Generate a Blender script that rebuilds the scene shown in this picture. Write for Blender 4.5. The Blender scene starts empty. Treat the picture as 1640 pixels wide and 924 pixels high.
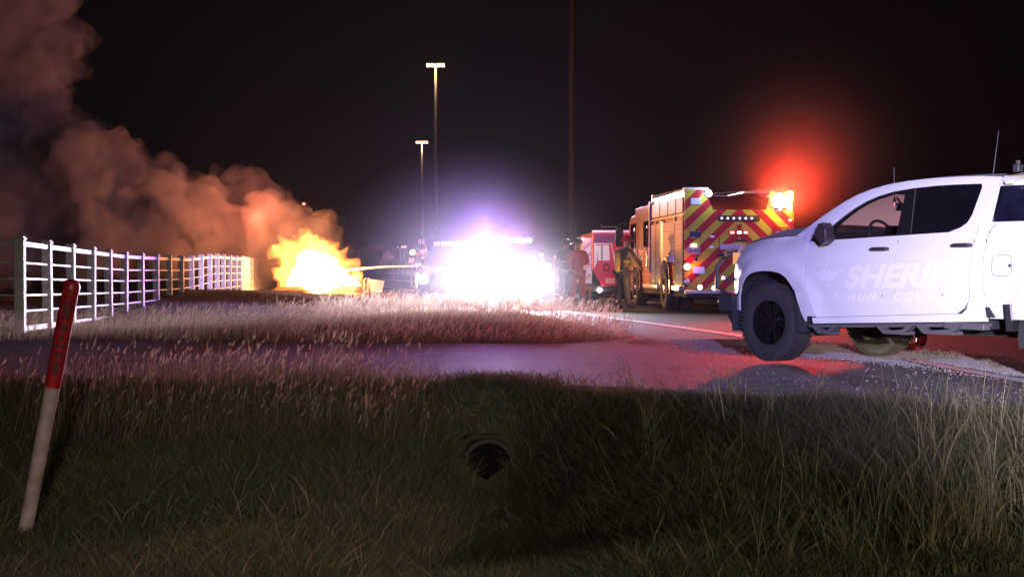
import bpy, bmesh, math, random
import numpy as np
from mathutils import Vector, Matrix, noise
R = math.radians
S = bpy.context.scene
COL = S.collection
random.seed(7)
rng = np.random.default_rng(7)

# ------------------------------------------------------------------ camera
CAM_H = 1.05
F = 2200.0                      # focal length in photo pixels (1640 wide)
cam_d = bpy.data.cameras.new('camera')
cam = bpy.data.objects.new('camera', cam_d)
COL.objects.link(cam)
cam_d.sensor_width = 36.0
cam_d.lens = 36.0 * F / 1640.0
cam_d.clip_start = 0.1
cam_d.clip_end = 2000
cam.location = (0, 0, CAM_H)
cam.rotation_euler = (R(90) - math.atan(35.0 / F), 0, 0)
S.camera = cam

# ------------------------------------------------------------------ render / world
S.view_settings.view_transform = 'Standard'
S.view_settings.look = 'None'
S.view_settings.exposure = 0.0
S.view_settings.gamma = 1.0
S.cycles.use_denoising = True
try:
    S.cycles.denoiser = 'OPENIMAGEDENOISE'
    S.cycles.denoising_input_passes = 'RGB_ALBEDO_NORMAL'
except Exception:
    pass
S.cycles.max_bounces = 6
S.cycles.diffuse_bounces = 2
S.cycles.glossy_bounces = 2
S.cycles.transmission_bounces = 6
S.cycles.transparent_max_bounces = 16
S.cycles.volume_bounces = 0
S.cycles.volume_step_rate = 2.0
S.cycles.volume_max_steps = 192
S.cycles.sample_clamp_indirect = 4.0
S.cycles.caustics_reflective = False
S.cycles.caustics_refractive = False

W = bpy.data.worlds.new('World')
S.world = W
W.use_nodes = True
bg = W.node_tree.nodes['Background']
bg.inputs[0].default_value = (0.9, 0.62, 0.80, 1)
bg.inputs[1].default_value = 0.0028

def lamp(name, kind, loc, power, color, radius=0.1, aim=None, spot=60, blend=0.5):
    d = bpy.data.lights.new(name, kind)
    d.energy = power
    d.color = color
    if kind in ('POINT', 'SPOT'):
        d.shadow_soft_size = radius
    if kind == 'SPOT':
        d.spot_size = R(spot); d.spot_blend = blend
    o = bpy.data.objects.new(name, d)
    COL.objects.link(o)
    o.location = loc
    if aim is not None:
        v = Vector(aim) - Vector(loc)
        o.rotation_euler = v.to_track_quat('-Z', 'Y').to_euler()
    return o

# patrol car head lamps and light bar in the middle of the picture
PX, PY = -0.05, 33.0
for hx, hy, hz_, hp in ((PX - 0.62, PY - 0.35, 0.72, 8000), (PX + 0.66, PY - 0.35, 0.72, 8000), (-2.39, PY + 3.6, 0.78, 2600), (-1.11, PY + 3.6, 0.78, 2600)):
    lamp('headlamp_light', 'SPOT', (hx, hy, hz_), hp, (0.95, 0.88, 1.0), 0.09, aim=(hx - 1.0, 0, 0.6), spot=135, blend=0.9)
lamp('roof_bar_light', 'SPOT', (PX - 0.30, PY + 2.4, 1.86), 7500, (0.40, 0.24, 1.0), 0.12, aim=(-9.0, 22, 0.6), spot=122, blend=0.6)
lamp('roof_bar_light', 'SPOT', (PX + 0.30, PY + 2.4, 1.86), 1400, (1.0, 0.45, 0.80), 0.12, aim=(-9.0, 22, 0.6), spot=122, blend=0.6)
lamp('roof_bar_light', 'SPOT', (PX - 0.45, PY + 3.2, 1.95), 10500, (0.80, 0.55, 1.0), 0.12, aim=(-16, 61, 3.0), spot=84, blend=0.9)
# fire
lamp('fire_light', 'POINT', (-8.0, 55.0, 2.0), 7000, (1.0, 0.31, 0.085), 0.9)
lamp('fire_light', 'POINT', (-10.8, 58.0, 3.6), 1300, (1.0, 0.20, 0.09), 0.9)
lamp('fire_light', 'POINT', (-6.9, 55.2, 0.2), 1500, (1.0, 0.36, 0.10), 0.5)
# red and amber strobe high on the rear of the fire engine, tail lamps
lamp('strobe_light', 'SPOT', (6.07, 30.70, 2.52), 8000, (1.0, 0.03, 0.02), 0.22, aim=(4.5, 0, 12.0), spot=112, blend=0.6)
lamp('strobe_light', 'SPOT', (6.07, 30.68, 2.50), 450, (1.0, 0.28, 0.06), 0.22, aim=(4.5, 0, 12.0), spot=112, blend=0.6)
lamp('strobe_light', 'POINT', (6.07, 30.45, 2.52), 30, (1.0, 0.42, 0.08), 0.10)
lamp('tail_light', 'SPOT', (6.20, 30.70, 0.62), 600, (1.0, 0.04, 0.03), 0.04, aim=(5.0, 12, 0.0), spot=120)
lamp('tail_light', 'POINT', (4.03, 30.80, 1.06), 8, (1.0, 0.08, 0.05), 0.04)
lamp('scene_light', 'POINT', (4.42, 30.70, 2.72), 8, (0.8, 0.85, 1.0), 0.04)
# unseen patrol vehicle's spots behind the camera, then two added fill spots
lamp('headlamp_light', 'SPOT', (0.5, -7.0, 2.3), 29000, (1.0, 0.93, 0.95), 0.10, aim=(5.9, 12.4, 0.40), spot=19.5, blend=1.0)
lamp('roof_bar_light', 'SPOT', (0.0, -7.0, 3.6), 26000, (0.42, 0.36, 1.0), 0.15, aim=(4.1, 14.2, 1.5), spot=19, blend=0.9)
lamp('front_fill_light', 'SPOT', (4.2, -5.0, 1.6), 3700, (1.0, 0.88, 0.60), 0.10, aim=(2.7, 10.0, -0.3), spot=54, blend=1.0)  # added frontal fill over the right foreground grass, no lamp stands there
lamp('front_fill_light', 'SPOT', (-0.1, -1.4, 1.7), 1900, (1.0, 0.83, 0.80), 0.10, aim=(-1.7, 6.0, -0.80), spot=37, blend=1.0)  # added frontal fill for the marker post and left grass
lamp('side_point_light', 'POINT', (3.0, 33.4, 0.55), 24, (1.0, 0.50, 0.17), 0.08)  # bare warm light low beside the fire engine, no lamp modelled
lamp('side_point_light', 'POINT', (2.75, 36.0, 0.6), 24, (1.0, 0.50, 0.17), 0.08)
# faint moonlight
sun = lamp('moon', 'SUN', (0, 0, 30), 0.006, (0.8, 0.8, 1.0))
sun.data.angle = R(0.5); sun.rotation_euler = (R(40), 0, R(30))

# ------------------------------------------------------------------ materials
def mat(name, color=(0.5, 0.5, 0.5), rough=0.5, metal=0.0, spec=0.5, noise_amt=0.0, noise_scale=8.0,
        bump=0.0, bump_scale=40.0, color2=None, coat=0.0, trans=0.0, alpha=1.0, emis=None, estr=0.0, detail=6.0):
    m = bpy.data.materials.new(name)
    m.use_nodes = True
    nt = m.node_tree
    b = nt.nodes['Principled BSDF']
    b.inputs['Base Color'].default_value = (*color, 1)
    b.inputs['Roughness'].default_value = rough
    b.inputs['Metallic'].default_value = metal
    b.inputs['Specular IOR Level'].default_value = spec
    b.inputs['Coat Weight'].default_value = coat
    b.inputs['Transmission Weight'].default_value = trans
    b.inputs['Alpha'].default_value = alpha
    if emis:
        b.inputs['Emission Color'].default_value = (*emis, 1)
        b.inputs['Emission Strength'].default_value = estr
    if noise_amt > 0 or color2 or bump > 0:
        tc = nt.nodes.new('ShaderNodeTexCoord')
    if noise_amt > 0 or color2:
        n = nt.nodes.new('ShaderNodeTexNoise')
        n.inputs['Scale'].default_value = noise_scale
        n.inputs['Detail'].default_value = detail
        n.inputs['Roughness'].default_value = 0.65
        nt.links.new(tc.outputs['Object'], n.inputs['Vector'])
        r = nt.nodes.new('ShaderNodeValToRGB')
        c2 = color2 if color2 else tuple(c * (1 - noise_amt) for c in color)
        r.color_ramp.elements[0].position = 0.35
        r.color_ramp.elements[0].color = (*c2, 1)
        r.color_ramp.elements[1].position = 0.65
        r.color_ramp.elements[1].color = (*color, 1)
        nt.links.new(n.outputs['Fac'], r.inputs['Fac'])
        nt.links.new(r.outputs['Color'], b.inputs['Base Color'])
    if bump > 0:
        n2 = nt.nodes.new('ShaderNodeTexNoise')
        n2.inputs['Scale'].default_value = bump_scale
        n2.inputs['Detail'].default_value = 5
        nt.links.new(tc.outputs['Object'], n2.inputs['Vector'])
        bp = nt.nodes.new('ShaderNodeBump')
        bp.inputs['Strength'].default_value = bump
        bp.inputs['Distance'].default_value = 0.02
        nt.links.new(n2.outputs['Fac'], bp.inputs['Height'])
        nt.links.new(bp.outputs['Normal'], b.inputs['Normal'])
    return m

def emat(name, color, strength):
    m = bpy.data.materials.new(name); m.use_nodes = True
    nt = m.node_tree; nt.nodes.clear()
    o = nt.nodes.new('ShaderNodeOutputMaterial'); e = nt.nodes.new('ShaderNodeEmission')
    e.inputs[0].default_value = (*color, 1); e.inputs[1].default_value = strength
    nt.links.new(e.outputs[0], o.inputs['Surface'])
    return m

def chevron_mat():
    """red and lime-yellow reflective chevrons meeting at the middle of the tail"""
    m = bpy.data.materials.new('chevron_tape'); m.use_nodes = True
    nt = m.node_tree; b = nt.nodes['Principled BSDF']
    b.inputs['Roughness'].default_value = 0.35
    tc = nt.nodes.new('ShaderNodeTexCoord'); sp = nt.nodes.new('ShaderNodeSeparateXYZ')
    nt.links.new(tc.outputs['Object'], sp.inputs[0])
    def mth(op, a, bb=None, c=None):
        n = nt.nodes.new('ShaderNodeMath'); n.operation = op
        for i, v in enumerate((a, bb, c)):
            if v is None: continue
            if isinstance(v, (int, float)): n.inputs[i].default_value = v
            else: nt.links.new(v, n.inputs[i])
        return n.outputs[0]
    ax = mth('ABSOLUTE', sp.outputs['X'])
    u = mth('MULTIPLY_ADD', ax, 0.95, sp.outputs['Z'])
    u = mth('MULTIPLY_ADD', u, 1 / 0.44, 0.10)
    fr = mth('FRACT', u)
    g = mth('GREATER_THAN', fr, 0.5)
    n = nt.nodes.new('ShaderNodeTexNoise'); n.inputs['Scale'].default_value = 3.0
    nt.links.new(tc.outputs['Object'], n.inputs['Vector'])
    mx = nt.nodes.new('ShaderNodeMix'); mx.data_type = 'RGBA'
    mx.inputs[6].default_value = (0.42, 0.012, 0.03, 1); mx.inputs[7].default_value = (0.55, 0.56, 0.06, 1)
    nt.links.new(g, mx.inputs[0])
    mx2 = nt.nodes.new('ShaderNodeMix'); mx2.data_type = 'RGBA'; mx2.blend_type = 'MULTIPLY'
    mx2.inputs[0].default_value = 0.35
    nt.links.new(mx.outputs[2], mx2.inputs[6]); nt.links.new(n.outputs['Color'], mx2.inputs[7])
    nt.links.new(mx2.outputs[2], b.inputs['Base Color'])
    return m

M = {}
M['paint'] = mat('white_truck_paint', (0.74, 0.74, 0.76), 0.40, coat=0.4, noise_amt=0.06, noise_scale=2.5)
M['decal'] = mat('pale_reflective_decal', (0.79, 0.79, 0.82), 0.5)
M['gap'] = mat('dark_gap', (0.02, 0.02, 0.025), 0.8)
M['black_plastic'] = mat('black_plastic', (0.035, 0.035, 0.04), 0.55, bump=0.15, bump_scale=150)
M['gloss_black'] = mat('gloss_black', (0.01, 0.01, 0.012), 0.15)
M['rubber'] = mat('tyre_rubber', (0.045, 0.042, 0.042), 0.8, noise_amt=0.35, noise_scale=14, bump=0.3, bump_scale=90)
M['rubber_dusty'] = mat('dusty_tyre_rubber', (0.13, 0.115, 0.09), 0.85, noise_amt=0.3, noise_scale=9)
M['rim'] = mat('black_alloy', (0.012, 0.012, 0.014), 0.28, metal=0.4)
M['chrome'] = mat('chrome', (0.75, 0.75, 0.75), 0.2, metal=1.0)
M['steel'] = mat('brushed_steel', (0.5, 0.5, 0.5), 0.38, metal=1.0, noise_amt=0.2, noise_scale=20)
M['glass_dark'] = mat('tinted_glass', (0.006, 0.006, 0.010), 0.06, spec=0.6, noise_amt=0.3, noise_scale=3)
M['cabin'] = mat('dark_cabin_trim', (0.02, 0.018, 0.018), 0.7)
M['lens_red'] = mat('red_lens', (0.4, 0.01, 0.01), 0.2)
M['lens_clear'] = mat('clear_lens', (0.75, 0.75, 0.8), 0.12)
M['lens_amber'] = mat('amber_lens', (0.9, 0.45, 0.12), 0.25, emis=(1.0, 0.45, 0.16), estr=0.5)
def glass_mat(name, dirt, col):
    m = bpy.data.materials.new(name); m.use_nodes = True
    nt = m.node_tree; nt.nodes.clear()
    o = nt.nodes.new('ShaderNodeOutputMaterial')
    t = nt.nodes.new('ShaderNodeBsdfTransparent'); t.inputs[0].default_value = (*col, 1)
    g = nt.nodes.new('ShaderNodeBsdfGlossy'); g.inputs['Roughness'].default_value = 0.03
    tl = nt.nodes.new('ShaderNodeBsdfTranslucent'); tl.inputs[0].default_value = (0.95, 0.9, 0.85, 1)
    a = nt.nodes.new('ShaderNodeMixShader'); a.inputs[0].default_value = 0.05
    b = nt.nodes.new('ShaderNodeMixShader'); b.inputs[0].default_value = dirt
    nt.links.new(t.outputs[0], a.inputs[1]); nt.links.new(g.outputs[0], a.inputs[2])
    nt.links.new(a.outputs[0], b.inputs[1]); nt.links.new(tl.outputs[0], b.inputs[2])
    nt.links.new(b.outputs[0], o.inputs['Surface'])
    return m
M['glass'] = glass_mat('clear_side_glass', 0.01, (0.78, 0.78, 0.8))
M['glass_film'] = glass_mat('dusty_passenger_glass', 0.9, (0.7, 0.7, 0.72))
M['glass_dusty'] = glass_mat('dusty_windscreen_glass', 0.35, (0.7, 0.7, 0.72))
M['chevron'] = chevron_mat()
M['engine_red'] = mat('fire_engine_red', (0.42, 0.012, 0.015), 0.25, coat=0.6, noise_amt=0.2, noise_scale=2)
M['white_paint'] = mat('white_paint', (0.78, 0.78, 0.78), 0.35)
M['vinyl'] = mat('white_fence_paint', (0.72, 0.70, 0.72), 0.6, noise_amt=0.3, noise_scale=9, bump=0.2, bump_scale=60)
M['marker_red'] = mat('marker_red_plastic', (0.34, 0.012, 0.015), 0.35, noise_amt=0.45, noise_scale=10, bump=0.1)
M['marker_grey'] = mat('marker_weathered_white', (0.30, 0.23, 0.20), 0.7, noise_amt=0.45, noise_scale=7, bump=0.2, bump_scale=30)
M['ink'] = mat('faded_black_ink', (0.05, 0.008, 0.01), 0.7)
M['galv'] = mat('galvanised_steel', (0.22, 0.22, 0.23), 0.5, metal=0.3, noise_amt=0.3, noise_scale=3)
M['wood'] = mat('weathered_pole_wood', (0.014, 0.014, 0.017), 0.85, noise_amt=0.4, noise_scale=5)

def obj_from(name, verts, faces, material, parent=None, smooth=False, mats=None, fmat=None):
    me = bpy.data.meshes.new(name)
    me.from_pydata(verts, [], faces)
    if mats:
        for k in mats: me.materials.append(k)
        if fmat is not None: me.polygons.foreach_set('material_index', fmat)
    elif material is not None:
        me.materials.append(material)
    if smooth:
        me.polygons.foreach_set('use_smooth', [True] * len(me.polygons))
    me.update()
    o = bpy.data.objects.new(name, me)
    COL.objects.link(o)
    if parent is not None: o.parent = parent
    return o

class MB:
    """collects shapes that end up as one mesh"""
    def __init__(s): s.v = []; s.f = []
    def add(s, vs, fs):
        b = len(s.v); s.v += [tuple(p) for p in vs]; s.f += [tuple(i + b for i in q) for q in fs]; return s
    def box(s, x0, x1, y0, y1, z0, z1, ch=0.0, rot=None, at=None):
        if ch > 0:
            bm = bmesh.new(); bmesh.ops.create_cube(bm, size=1)
            for v in bm.verts:
                v.co = Vector((x0 + (v.co.x + .5) * (x1 - x0), y0 + (v.co.y + .5) * (y1 - y0), z0 + (v.co.z + .5) * (z1 - z0)))
            bmesh.ops.bevel(bm, geom=bm.edges[:], offset=ch, segments=1, affect='EDGES')
            vs = [v.co.copy() for v in bm.verts]; bm.verts.index_update()
            fs = [[v.index for v in f.verts] for f in bm.faces]; bm.free()
        else:
            vs = [Vector(p) for p in ((x0,y0,z0),(x1,y0,z0),(x1,y1,z0),(x0,y1,z0),(x0,y0,z1),(x1,y0,z1),(x1,y1,z1),(x0,y1,z1))]
            fs = [(0,3,2,1),(4,5,6,7),(0,1,5,4),(1,2,6,5),(2,3,7,6),(3,0,4,7)]
        if rot is not None: vs = [rot @ v for v in vs]
        if at is not None: vs = [v + Vector(at) for v in vs]
        return s.add(vs, fs)
    def cyl(s, p0, p1, r0, r1=None, n=12, caps=True):
        r1 = r0 if r1 is None else r1
        p0 = Vector(p0); p1 = Vector(p1); d = (p1 - p0)
        q = d.to_track_quat('Z', 'Y') if d.length > 1e-9 else Matrix.Identity(3).to_quaternion()
        vs = []
        for p, r in ((p0, r0), (p1, r1)):
            for i in range(n):
                a = 2 * math.pi * i / n
                vs.append(p + q @ Vector((r * math.cos(a), r * math.sin(a), 0)))
        fs = [(i, (i + 1) % n, n + (i + 1) % n, n + i) for i in range(n)]
        if caps: fs += [tuple(range(n - 1, -1, -1)), tuple(range(n, 2 * n))]
        return s.add(vs, fs)
    def tube(s, pts, r, n=8):
        pts = [Vector(p) for p in pts]
        rr = r if isinstance(r, (list, tuple)) else [r] * len(pts)
        vs = []; up = Vector((0, 0, 1))
        for i, p in enumerate(pts):
            d = (pts[min(i + 1, len(pts) - 1)] - pts[max(i - 1, 0)]).normalized()
            a = d.cross(up)
            if a.length < 1e-3: a = Vector((1, 0, 0))
            a.normalize(); b = a.cross(d)
            for k in range(n):
                t = 2 * math.pi * k / n
                vs.append(p + (a * math.cos(t) + b * math.sin(t)) * rr[i])
        fs = []
        for i in range(len(pts) - 1):
            for k in range(n):
                fs.append((i * n + k, i * n + (k + 1) % n, (i + 1) * n + (k + 1) % n, (i + 1) * n + k))
        fs += [tuple(range(n - 1, -1, -1)), tuple(range((len(pts) - 1) * n, len(pts) * n))]
        return s.add(vs, fs)
    def lathe(s, prof, n=24, axis='Z', at=(0, 0, 0), close=False):
        vs = []
        for r, h in prof:
            for i in range(n):
                a = 2 * math.pi * i / n
                c, q = r * math.cos(a), r * math.sin(a)
                v = {'Z': (c, q, h), 'Y': (c, h, q), 'X': (h, c, q)}[axis]
                vs.append(Vector(v) + Vector(at))
        m = len(prof); fs = []
        for j in range(m - 1 + (1 if close else 0)):
            j2 = (j + 1) % m
            for i in range(n):
                fs.append((j * n + i, j * n + (i + 1) % n, j2 * n + (i + 1) % n, j2 * n + i))
        return s.add(vs, fs)
    def prism(s, poly, a0, a1, plane='XZ'):
        """poly in a plane, extruded along the remaining axis"""
        n = len(poly)
        def P(p, t): return {'XZ': (p[0], t, p[1]), 'XY': (p[0], p[1], t), 'YZ': (t, p[0], p[1])}[plane]
        vs = [P(p, a0) for p in poly] + [P(p, a1) for p in poly]
        fs = [tuple(range(n)), tuple(range(2 * n - 1, n - 1, -1))]
        fs += [(i, i + n, (i + 1) % n + n, (i + 1) % n) for i in range(n)]
        return s.add(vs, fs)
    def build(s, name, material, parent=None, smooth=False, bevel=0.0, norm=True):
        me = bpy.data.meshes.new(name); me.from_pydata(s.v, [], s.f)
        if norm:
            bm = bmesh.new(); bm.from_mesh(me); bmesh.ops.recalc_face_normals(bm, faces=bm.faces[:]); bm.to_mesh(me); bm.free()
        if material is not None: me.materials.append(material)
        if smooth:
            me.polygons.foreach_set('use_smooth', [True] * len(me.polygons))
            try: me.set_sharp_from_angle(angle=R(38))
            except Exception: pass
        me.update()
        o = bpy.data.objects.new(name, me); COL.objects.link(o)
        if parent is not None: o.parent = parent
        if bevel > 0:
            b = o.modifiers.new('bevel', 'BEVEL'); b.width = bevel; b.segments = 2; b.limit_method = 'ANGLE'
        return o

def thing(name, label, cat, loc=(0, 0, 0), rot=(0, 0, 0), group=None):
    o = bpy.data.objects.new(name, None); COL.objects.link(o)
    o.empty_display_size = 0.3
    o.location = loc; o.rotation_euler = rot
    tag(o, label, cat, group)
    return o
def tag(o, label=None, cat=None, group=None, kind=None):
    if label: o['label'] = label
    if cat: o['category'] = cat
    if group: o['group'] = group
    if kind: o['kind'] = kind
    return o
def copy_tree(o, parent=None):
    c = o.copy(); COL.objects.link(c)
    if parent is not None: c.parent = parent
    for ch in list(o.children): copy_tree(ch, c)
    return c
def at(px, py, Y):
    """world point seen at photo pixel (px, py) at distance Y"""
    return Vector(((px - 820) * Y / F, Y, CAM_H + (427 - py) * Y / F))
def sstep(a, b, x):
    t = np.clip((x - a) / (b - a), 0, 1); return t * t * (3 - 2 * t)
def interp(x, pts):
    xs = [p[0] for p in pts]; ys = [p[1] for p in pts]
    return np.interp(x, xs, ys)

# ================================================================== TERRAIN
NEAR = [(-60, 15.0), (-7, 13.5), (-.68, 12.45), (1.95, 11.15), (3.6, 9.6), (8, 6.2), (20, -3), (60, -35)]   # near edge of side road
FARE = [(-60, 20.5), (-7.1, 19.2), (-1.8, 18.5), (0.6, 18.5), (1.3, 18.9)]                                     # far edge of side road
def lineL(y): return 1.61 + (29.6 - y) * 0.198      # white edge line of the highway
def grass_edge(y):                                    # right edge of the verge island
    return interp(y, [(18.5, 1.3), (20, 1.9), (24, 1.75), (28, 1.1), (31, -0.3), (34, -2.0), (60, -7.2), (200, -35)])
def fence_x(y):
    return interp(y, [(21.5, -7.7), (27.3, -8.35), (31.3, -8.8), (34.8, -9.04), (40.3, -9.46), (45.6, -9.9), (55, -10.8), (78, -13.4)])
def Tz(x, y):
    x = np.asarray(x, float); y = np.asarray(y, float)
    z = np.zeros(np.broadcast(x, y).shape)
    d = interp(x, NEAR) - y                            # distance on the camera side of the side road
    z = z - 0.46 * sstep(0.0, 3.4, d) * sstep(9.5, 1.5, x) - 0.10 * sstep(2.0, 6.0, d)
    xd = -0.20 + 0.05 * (11.6 - y)
    z = z - 0.66 * sstep(0.35, 0.95, d) * np.exp(-((x - xd) / (0.42 + 0.10 * np.clip(11.5 - y, 0, 9))) ** 2) * sstep(5.5, 10.0, y)
    z = z - 0.15 * sstep(-1.0, -3.5, x) * sstep(0.4, 3.0, d)
    # verge island and mound towards the fire
    e = y - interp(x, FARE); g = grass_edge(y) - x
    isl = sstep(0.1, 2.6, e) * sstep(0.1, 1.6, g)
    lump = 0.05 + 0.10 * np.exp(-((x + 1.0) / 3.0) ** 2 - ((y - 24) / 4.0) ** 2)
    lump = lump + 0.30 * np.exp(-((x + 9.0) / 4.2) ** 2 - ((y - 40) / 7.0) ** 2)
    lump = lump - 0.18 * np.exp(-((x + 3.5) / 2.2) ** 2 - ((y - 38) / 9.0) ** 2)
    lump = lump - 0.95 * sstep(43, 50, y) * sstep(1.0, 4.0, g)
    z = z + isl * lump
    z = z - 0.10 * sstep(-5, -9.5, x) * sstep(19.3, 21.5, y) * sstep(40, 30, y)
    # distant ground: low hill behind the fire
    z = z + isl * (4.6 * np.exp(-((x + 30) / 15.0) ** 2 - ((y - 132) / 18.0) ** 2) * sstep(80, 120, y))
    z = z + 0.018 * np.sin(x * 2.1 + y * 0.7) * np.sin(y * 1.7 - x) * np.maximum(isl, sstep(0.3, 1.2, d))
    return z

M['soil'] = mat('dry_grassy_soil', (0.085, 0.075, 0.042), 0.95, color2=(0.040, 0.036, 0.022), noise_scale=3.0, bump=0.6, bump_scale=25)
xs = np.concatenate([np.linspace(-400, -40, 14), np.linspace(-36, -12, 25), np.linspace(-11.6, 10, 145), np.linspace(11, 40, 24), np.linspace(60, 400, 12)])
ys = np.concatenate([np.linspace(-60, 0, 12), np.linspace(0.8, 6.8, 16), np.linspace(7.0, 22, 120), np.linspace(22.4, 60, 110), np.linspace(61, 160, 70), np.linspace(170, 700, 16)])
GX, GY = np.meshgrid(xs, ys); GZ = Tz(GX, GY)
nv, nu = GX.shape
ter_v = np.stack([GX, GY, GZ], -1).reshape(-1, 3).tolist()
ter_f = [(j * nu + i, j * nu + i + 1, (j + 1) * nu + i + 1, (j + 1) * nu + i) for j in range(nv - 1) for i in range(nu - 1)]
ground = obj_from('ground', ter_v, ter_f, M['soil'], smooth=True); ground['kind'] = 'structure'

# asphalt -----------------------------------------------------------
def asphalt(name, base, dark, rough=0.62, spec=0.25):
    m = bpy.data.materials.new(name); m.use_nodes = True
    nt = m.node_tree; b = nt.nodes['Principled BSDF']; L = nt.links.new
    tc = nt.nodes.new('ShaderNodeTexCoord')
    mp = nt.nodes.new('ShaderNodeMapping'); mp.inputs['Scale'].default_value = (0.25, 1.6, 1)
    L(tc.outputs['Object'], mp.inputs[0])
    n = nt.nodes.new('ShaderNodeTexNoise'); n.inputs['Scale'].default_value = 1.6; n.inputs['Detail'].default_value = 9; n.inputs['Roughness'].default_value = 0.7
    L(mp.outputs[0], n.inputs['Vector'])
    r = nt.nodes.new('ShaderNodeValToRGB'); r.color_ramp.elements[0].position = .35; r.color_ramp.elements[1].position = .7
    r.color_ramp.elements[0].color = (*dark, 1); r.color_ramp.elements[1].color = (*base, 1)
    L(n.outputs['Fac'], r.inputs['Fac'])
    v = nt.nodes.new('ShaderNodeTexNoise'); v.inputs['Scale'].default_value = 70; v.inputs['Detail'].default_value = 3
    L(tc.outputs['Object'], v.inputs['Vector'])
    mx = nt.nodes.new('ShaderNodeMix'); mx.data_type = 'RGBA'; mx.blend_type = 'OVERLAY'; mx.inputs[0].default_value = .7
    L(r.outputs['Color'], mx.inputs[6]); L(v.outputs['Color'], mx.inputs[7])
    vo = nt.nodes.new('ShaderNodeTexVoronoi'); vo.feature = 'DISTANCE_TO_EDGE'; vo.inputs['Scale'].default_value = 0.55
    wn = nt.nodes.new('ShaderNodeTexNoise'); wn.inputs['Scale'].default_value = 3.0; wn.inputs['Detail'].default_value = 6
    va = nt.nodes.new('ShaderNodeVectorMath'); va.operation = 'MULTIPLY_ADD'; va.inputs[1].default_value = (.8, .8, .8)
    L(tc.outputs['Object'], wn.inputs['Vector']); L(wn.outputs['Color'], va.inputs[0]); L(tc.outputs['Object'], va.inputs[2]); L(va.outputs[0], vo.inputs['Vector'])
    lt = nt.nodes.new('ShaderNodeMapRange'); lt.inputs['From Max'].default_value = 0.018; lt.inputs['To Min'].default_value = 0.25; L(vo.outputs['Distance'], lt.inputs['Value'])
    mc = nt.nodes.new('ShaderNodeMix'); mc.data_type = 'RGBA'; mc.blend_type = 'MULTIPLY'; mc.inputs[0].default_value = 1.0
    cb = nt.nodes.new('ShaderNodeCombineColor'); [L(lt.outputs[0], cb.inputs[i]) for i in range(3)]
    L(mx.outputs[2], mc.inputs[6]); L(cb.outputs[0], mc.inputs[7])
    L(mc.outputs[2], b.inputs['Base Color'])
    b.inputs['Roughness'].default_value = rough
    b.inputs['Specular IOR Level'].default_value = spec
    bp = nt.nodes.new('ShaderNodeBump'); bp.inputs['Strength'].default_value = 0.6; bp.inputs['Distance'].default_value = 0.012
    L(v.outputs['Fac'], bp.inputs['Height']); L(bp.outputs['Normal'], b.inputs['Normal'])
    return m
M['asphalt'] = asphalt('highway_asphalt', (0.050, 0.047, 0.047), (0.030, 0.028, 0.030), 0.9, 0.05)
M['asphalt2'] = asphalt('side_road_asphalt', (0.115, 0.105, 0.105), (0.065, 0.060, 0.062), 0.78)
def strip(name, rows, material, z, kind='structure', n=8, thick=0.0):
    """rows of (xl, yl, xr, yr)"""
    vs = []; fs = []
    for (a, b, c, d) in rows:
        for i in range(n + 1):
            t = i / n; x = a + (c - a) * t; y = b + (d - b) * t
            vs.append((x, y, z))
    for j in range(len(rows) - 1):
        for i in range(n):
            q = j * (n + 1) + i; fs.append((q, q + 1, q + n + 2, q + n + 1))
    o = obj_from(name, vs, fs, material)
    if kind: o['kind'] = kind
    return o
wob = lambda t, s: 0.06 * math.sin(t * 1.9 + s) + 0.04 * math.sin(t * 4.7 + 2 * s)
rows = []
for y in np.concatenate([np.linspace(-35, 18, 40), np.linspace(18.4, 60, 60), np.linspace(65, 700, 30)]):
    if y < 18.45:
        xl = float(interp(-y, [(-18.5, 1.3), (-14, 1.9), (-9.0, 4.6), (-6.2, 8.0), (3, 20), (35, 60)])) + 0.6
    else:
        xl = float(grass_edge(y)) + wob(y, 1)
    rows.append((xl, y, max(xl, lineL(y)) + 13.5, y))
road = strip('highway', rows, M['asphalt'], 0.006)
rows = []
for x in np.concatenate([np.linspace(-60, -10, 20), np.linspace(-9.5, 8, 50), np.linspace(9, 20, 8)]):
    yn = float(interp(x, NEAR)) + wob(x, 0) * 0.6
    yf = float(interp(x, FARE + [(3.4, 18.9 - 2.6), (5, 15.2 - 1.0), (8, 11.4), (20, 1)])) + wob(x, 3) * 0.6
    rows.append((x, yn, x, max(yf, yn + 0.3)))
side = strip('side_road', rows, M['asphalt2'], 0.012, n=6)
# painted lines
M['line_white'] = mat('worn_white_road_paint', (0.80, 0.80, 0.82), 0.55, color2=(0.45, 0.44, 0.44), noise_scale=14, bump=0.2, bump_scale=60)
M['line_yellow'] = mat('worn_yellow_road_paint', (0.62, 0.36, 0.04), 0.55, color2=(0.30, 0.18, 0.05), noise_scale=10)
rows = [(float(interp(y, [(-5, 6.0), (12.4, 4.62), (15.1, 4.38), (17.6, 3.90), (20.4, 3.43), (29.6, 1.61), (120, -16.3)])) - 0.07, y, 0, y) for y in np.concatenate([np.linspace(-5, 60, 80), np.linspace(62, 120, 12)])]
strip('edge_line', [(a, b, a + 0.20, d) for a, b, c, d in rows], M['line_white'], 0.018, n=1)
for k, dx in enumerate((0, 0.28)):
    strip('centre_line', [(7.6 + (20.4 - y) * 0.198 + dx, y, 7.71 + (20.4 - y) * 0.198 + dx, y) for y in np.linspace(-5, 120, 60)], M['line_yellow'], 0.012, n=1)
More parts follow.
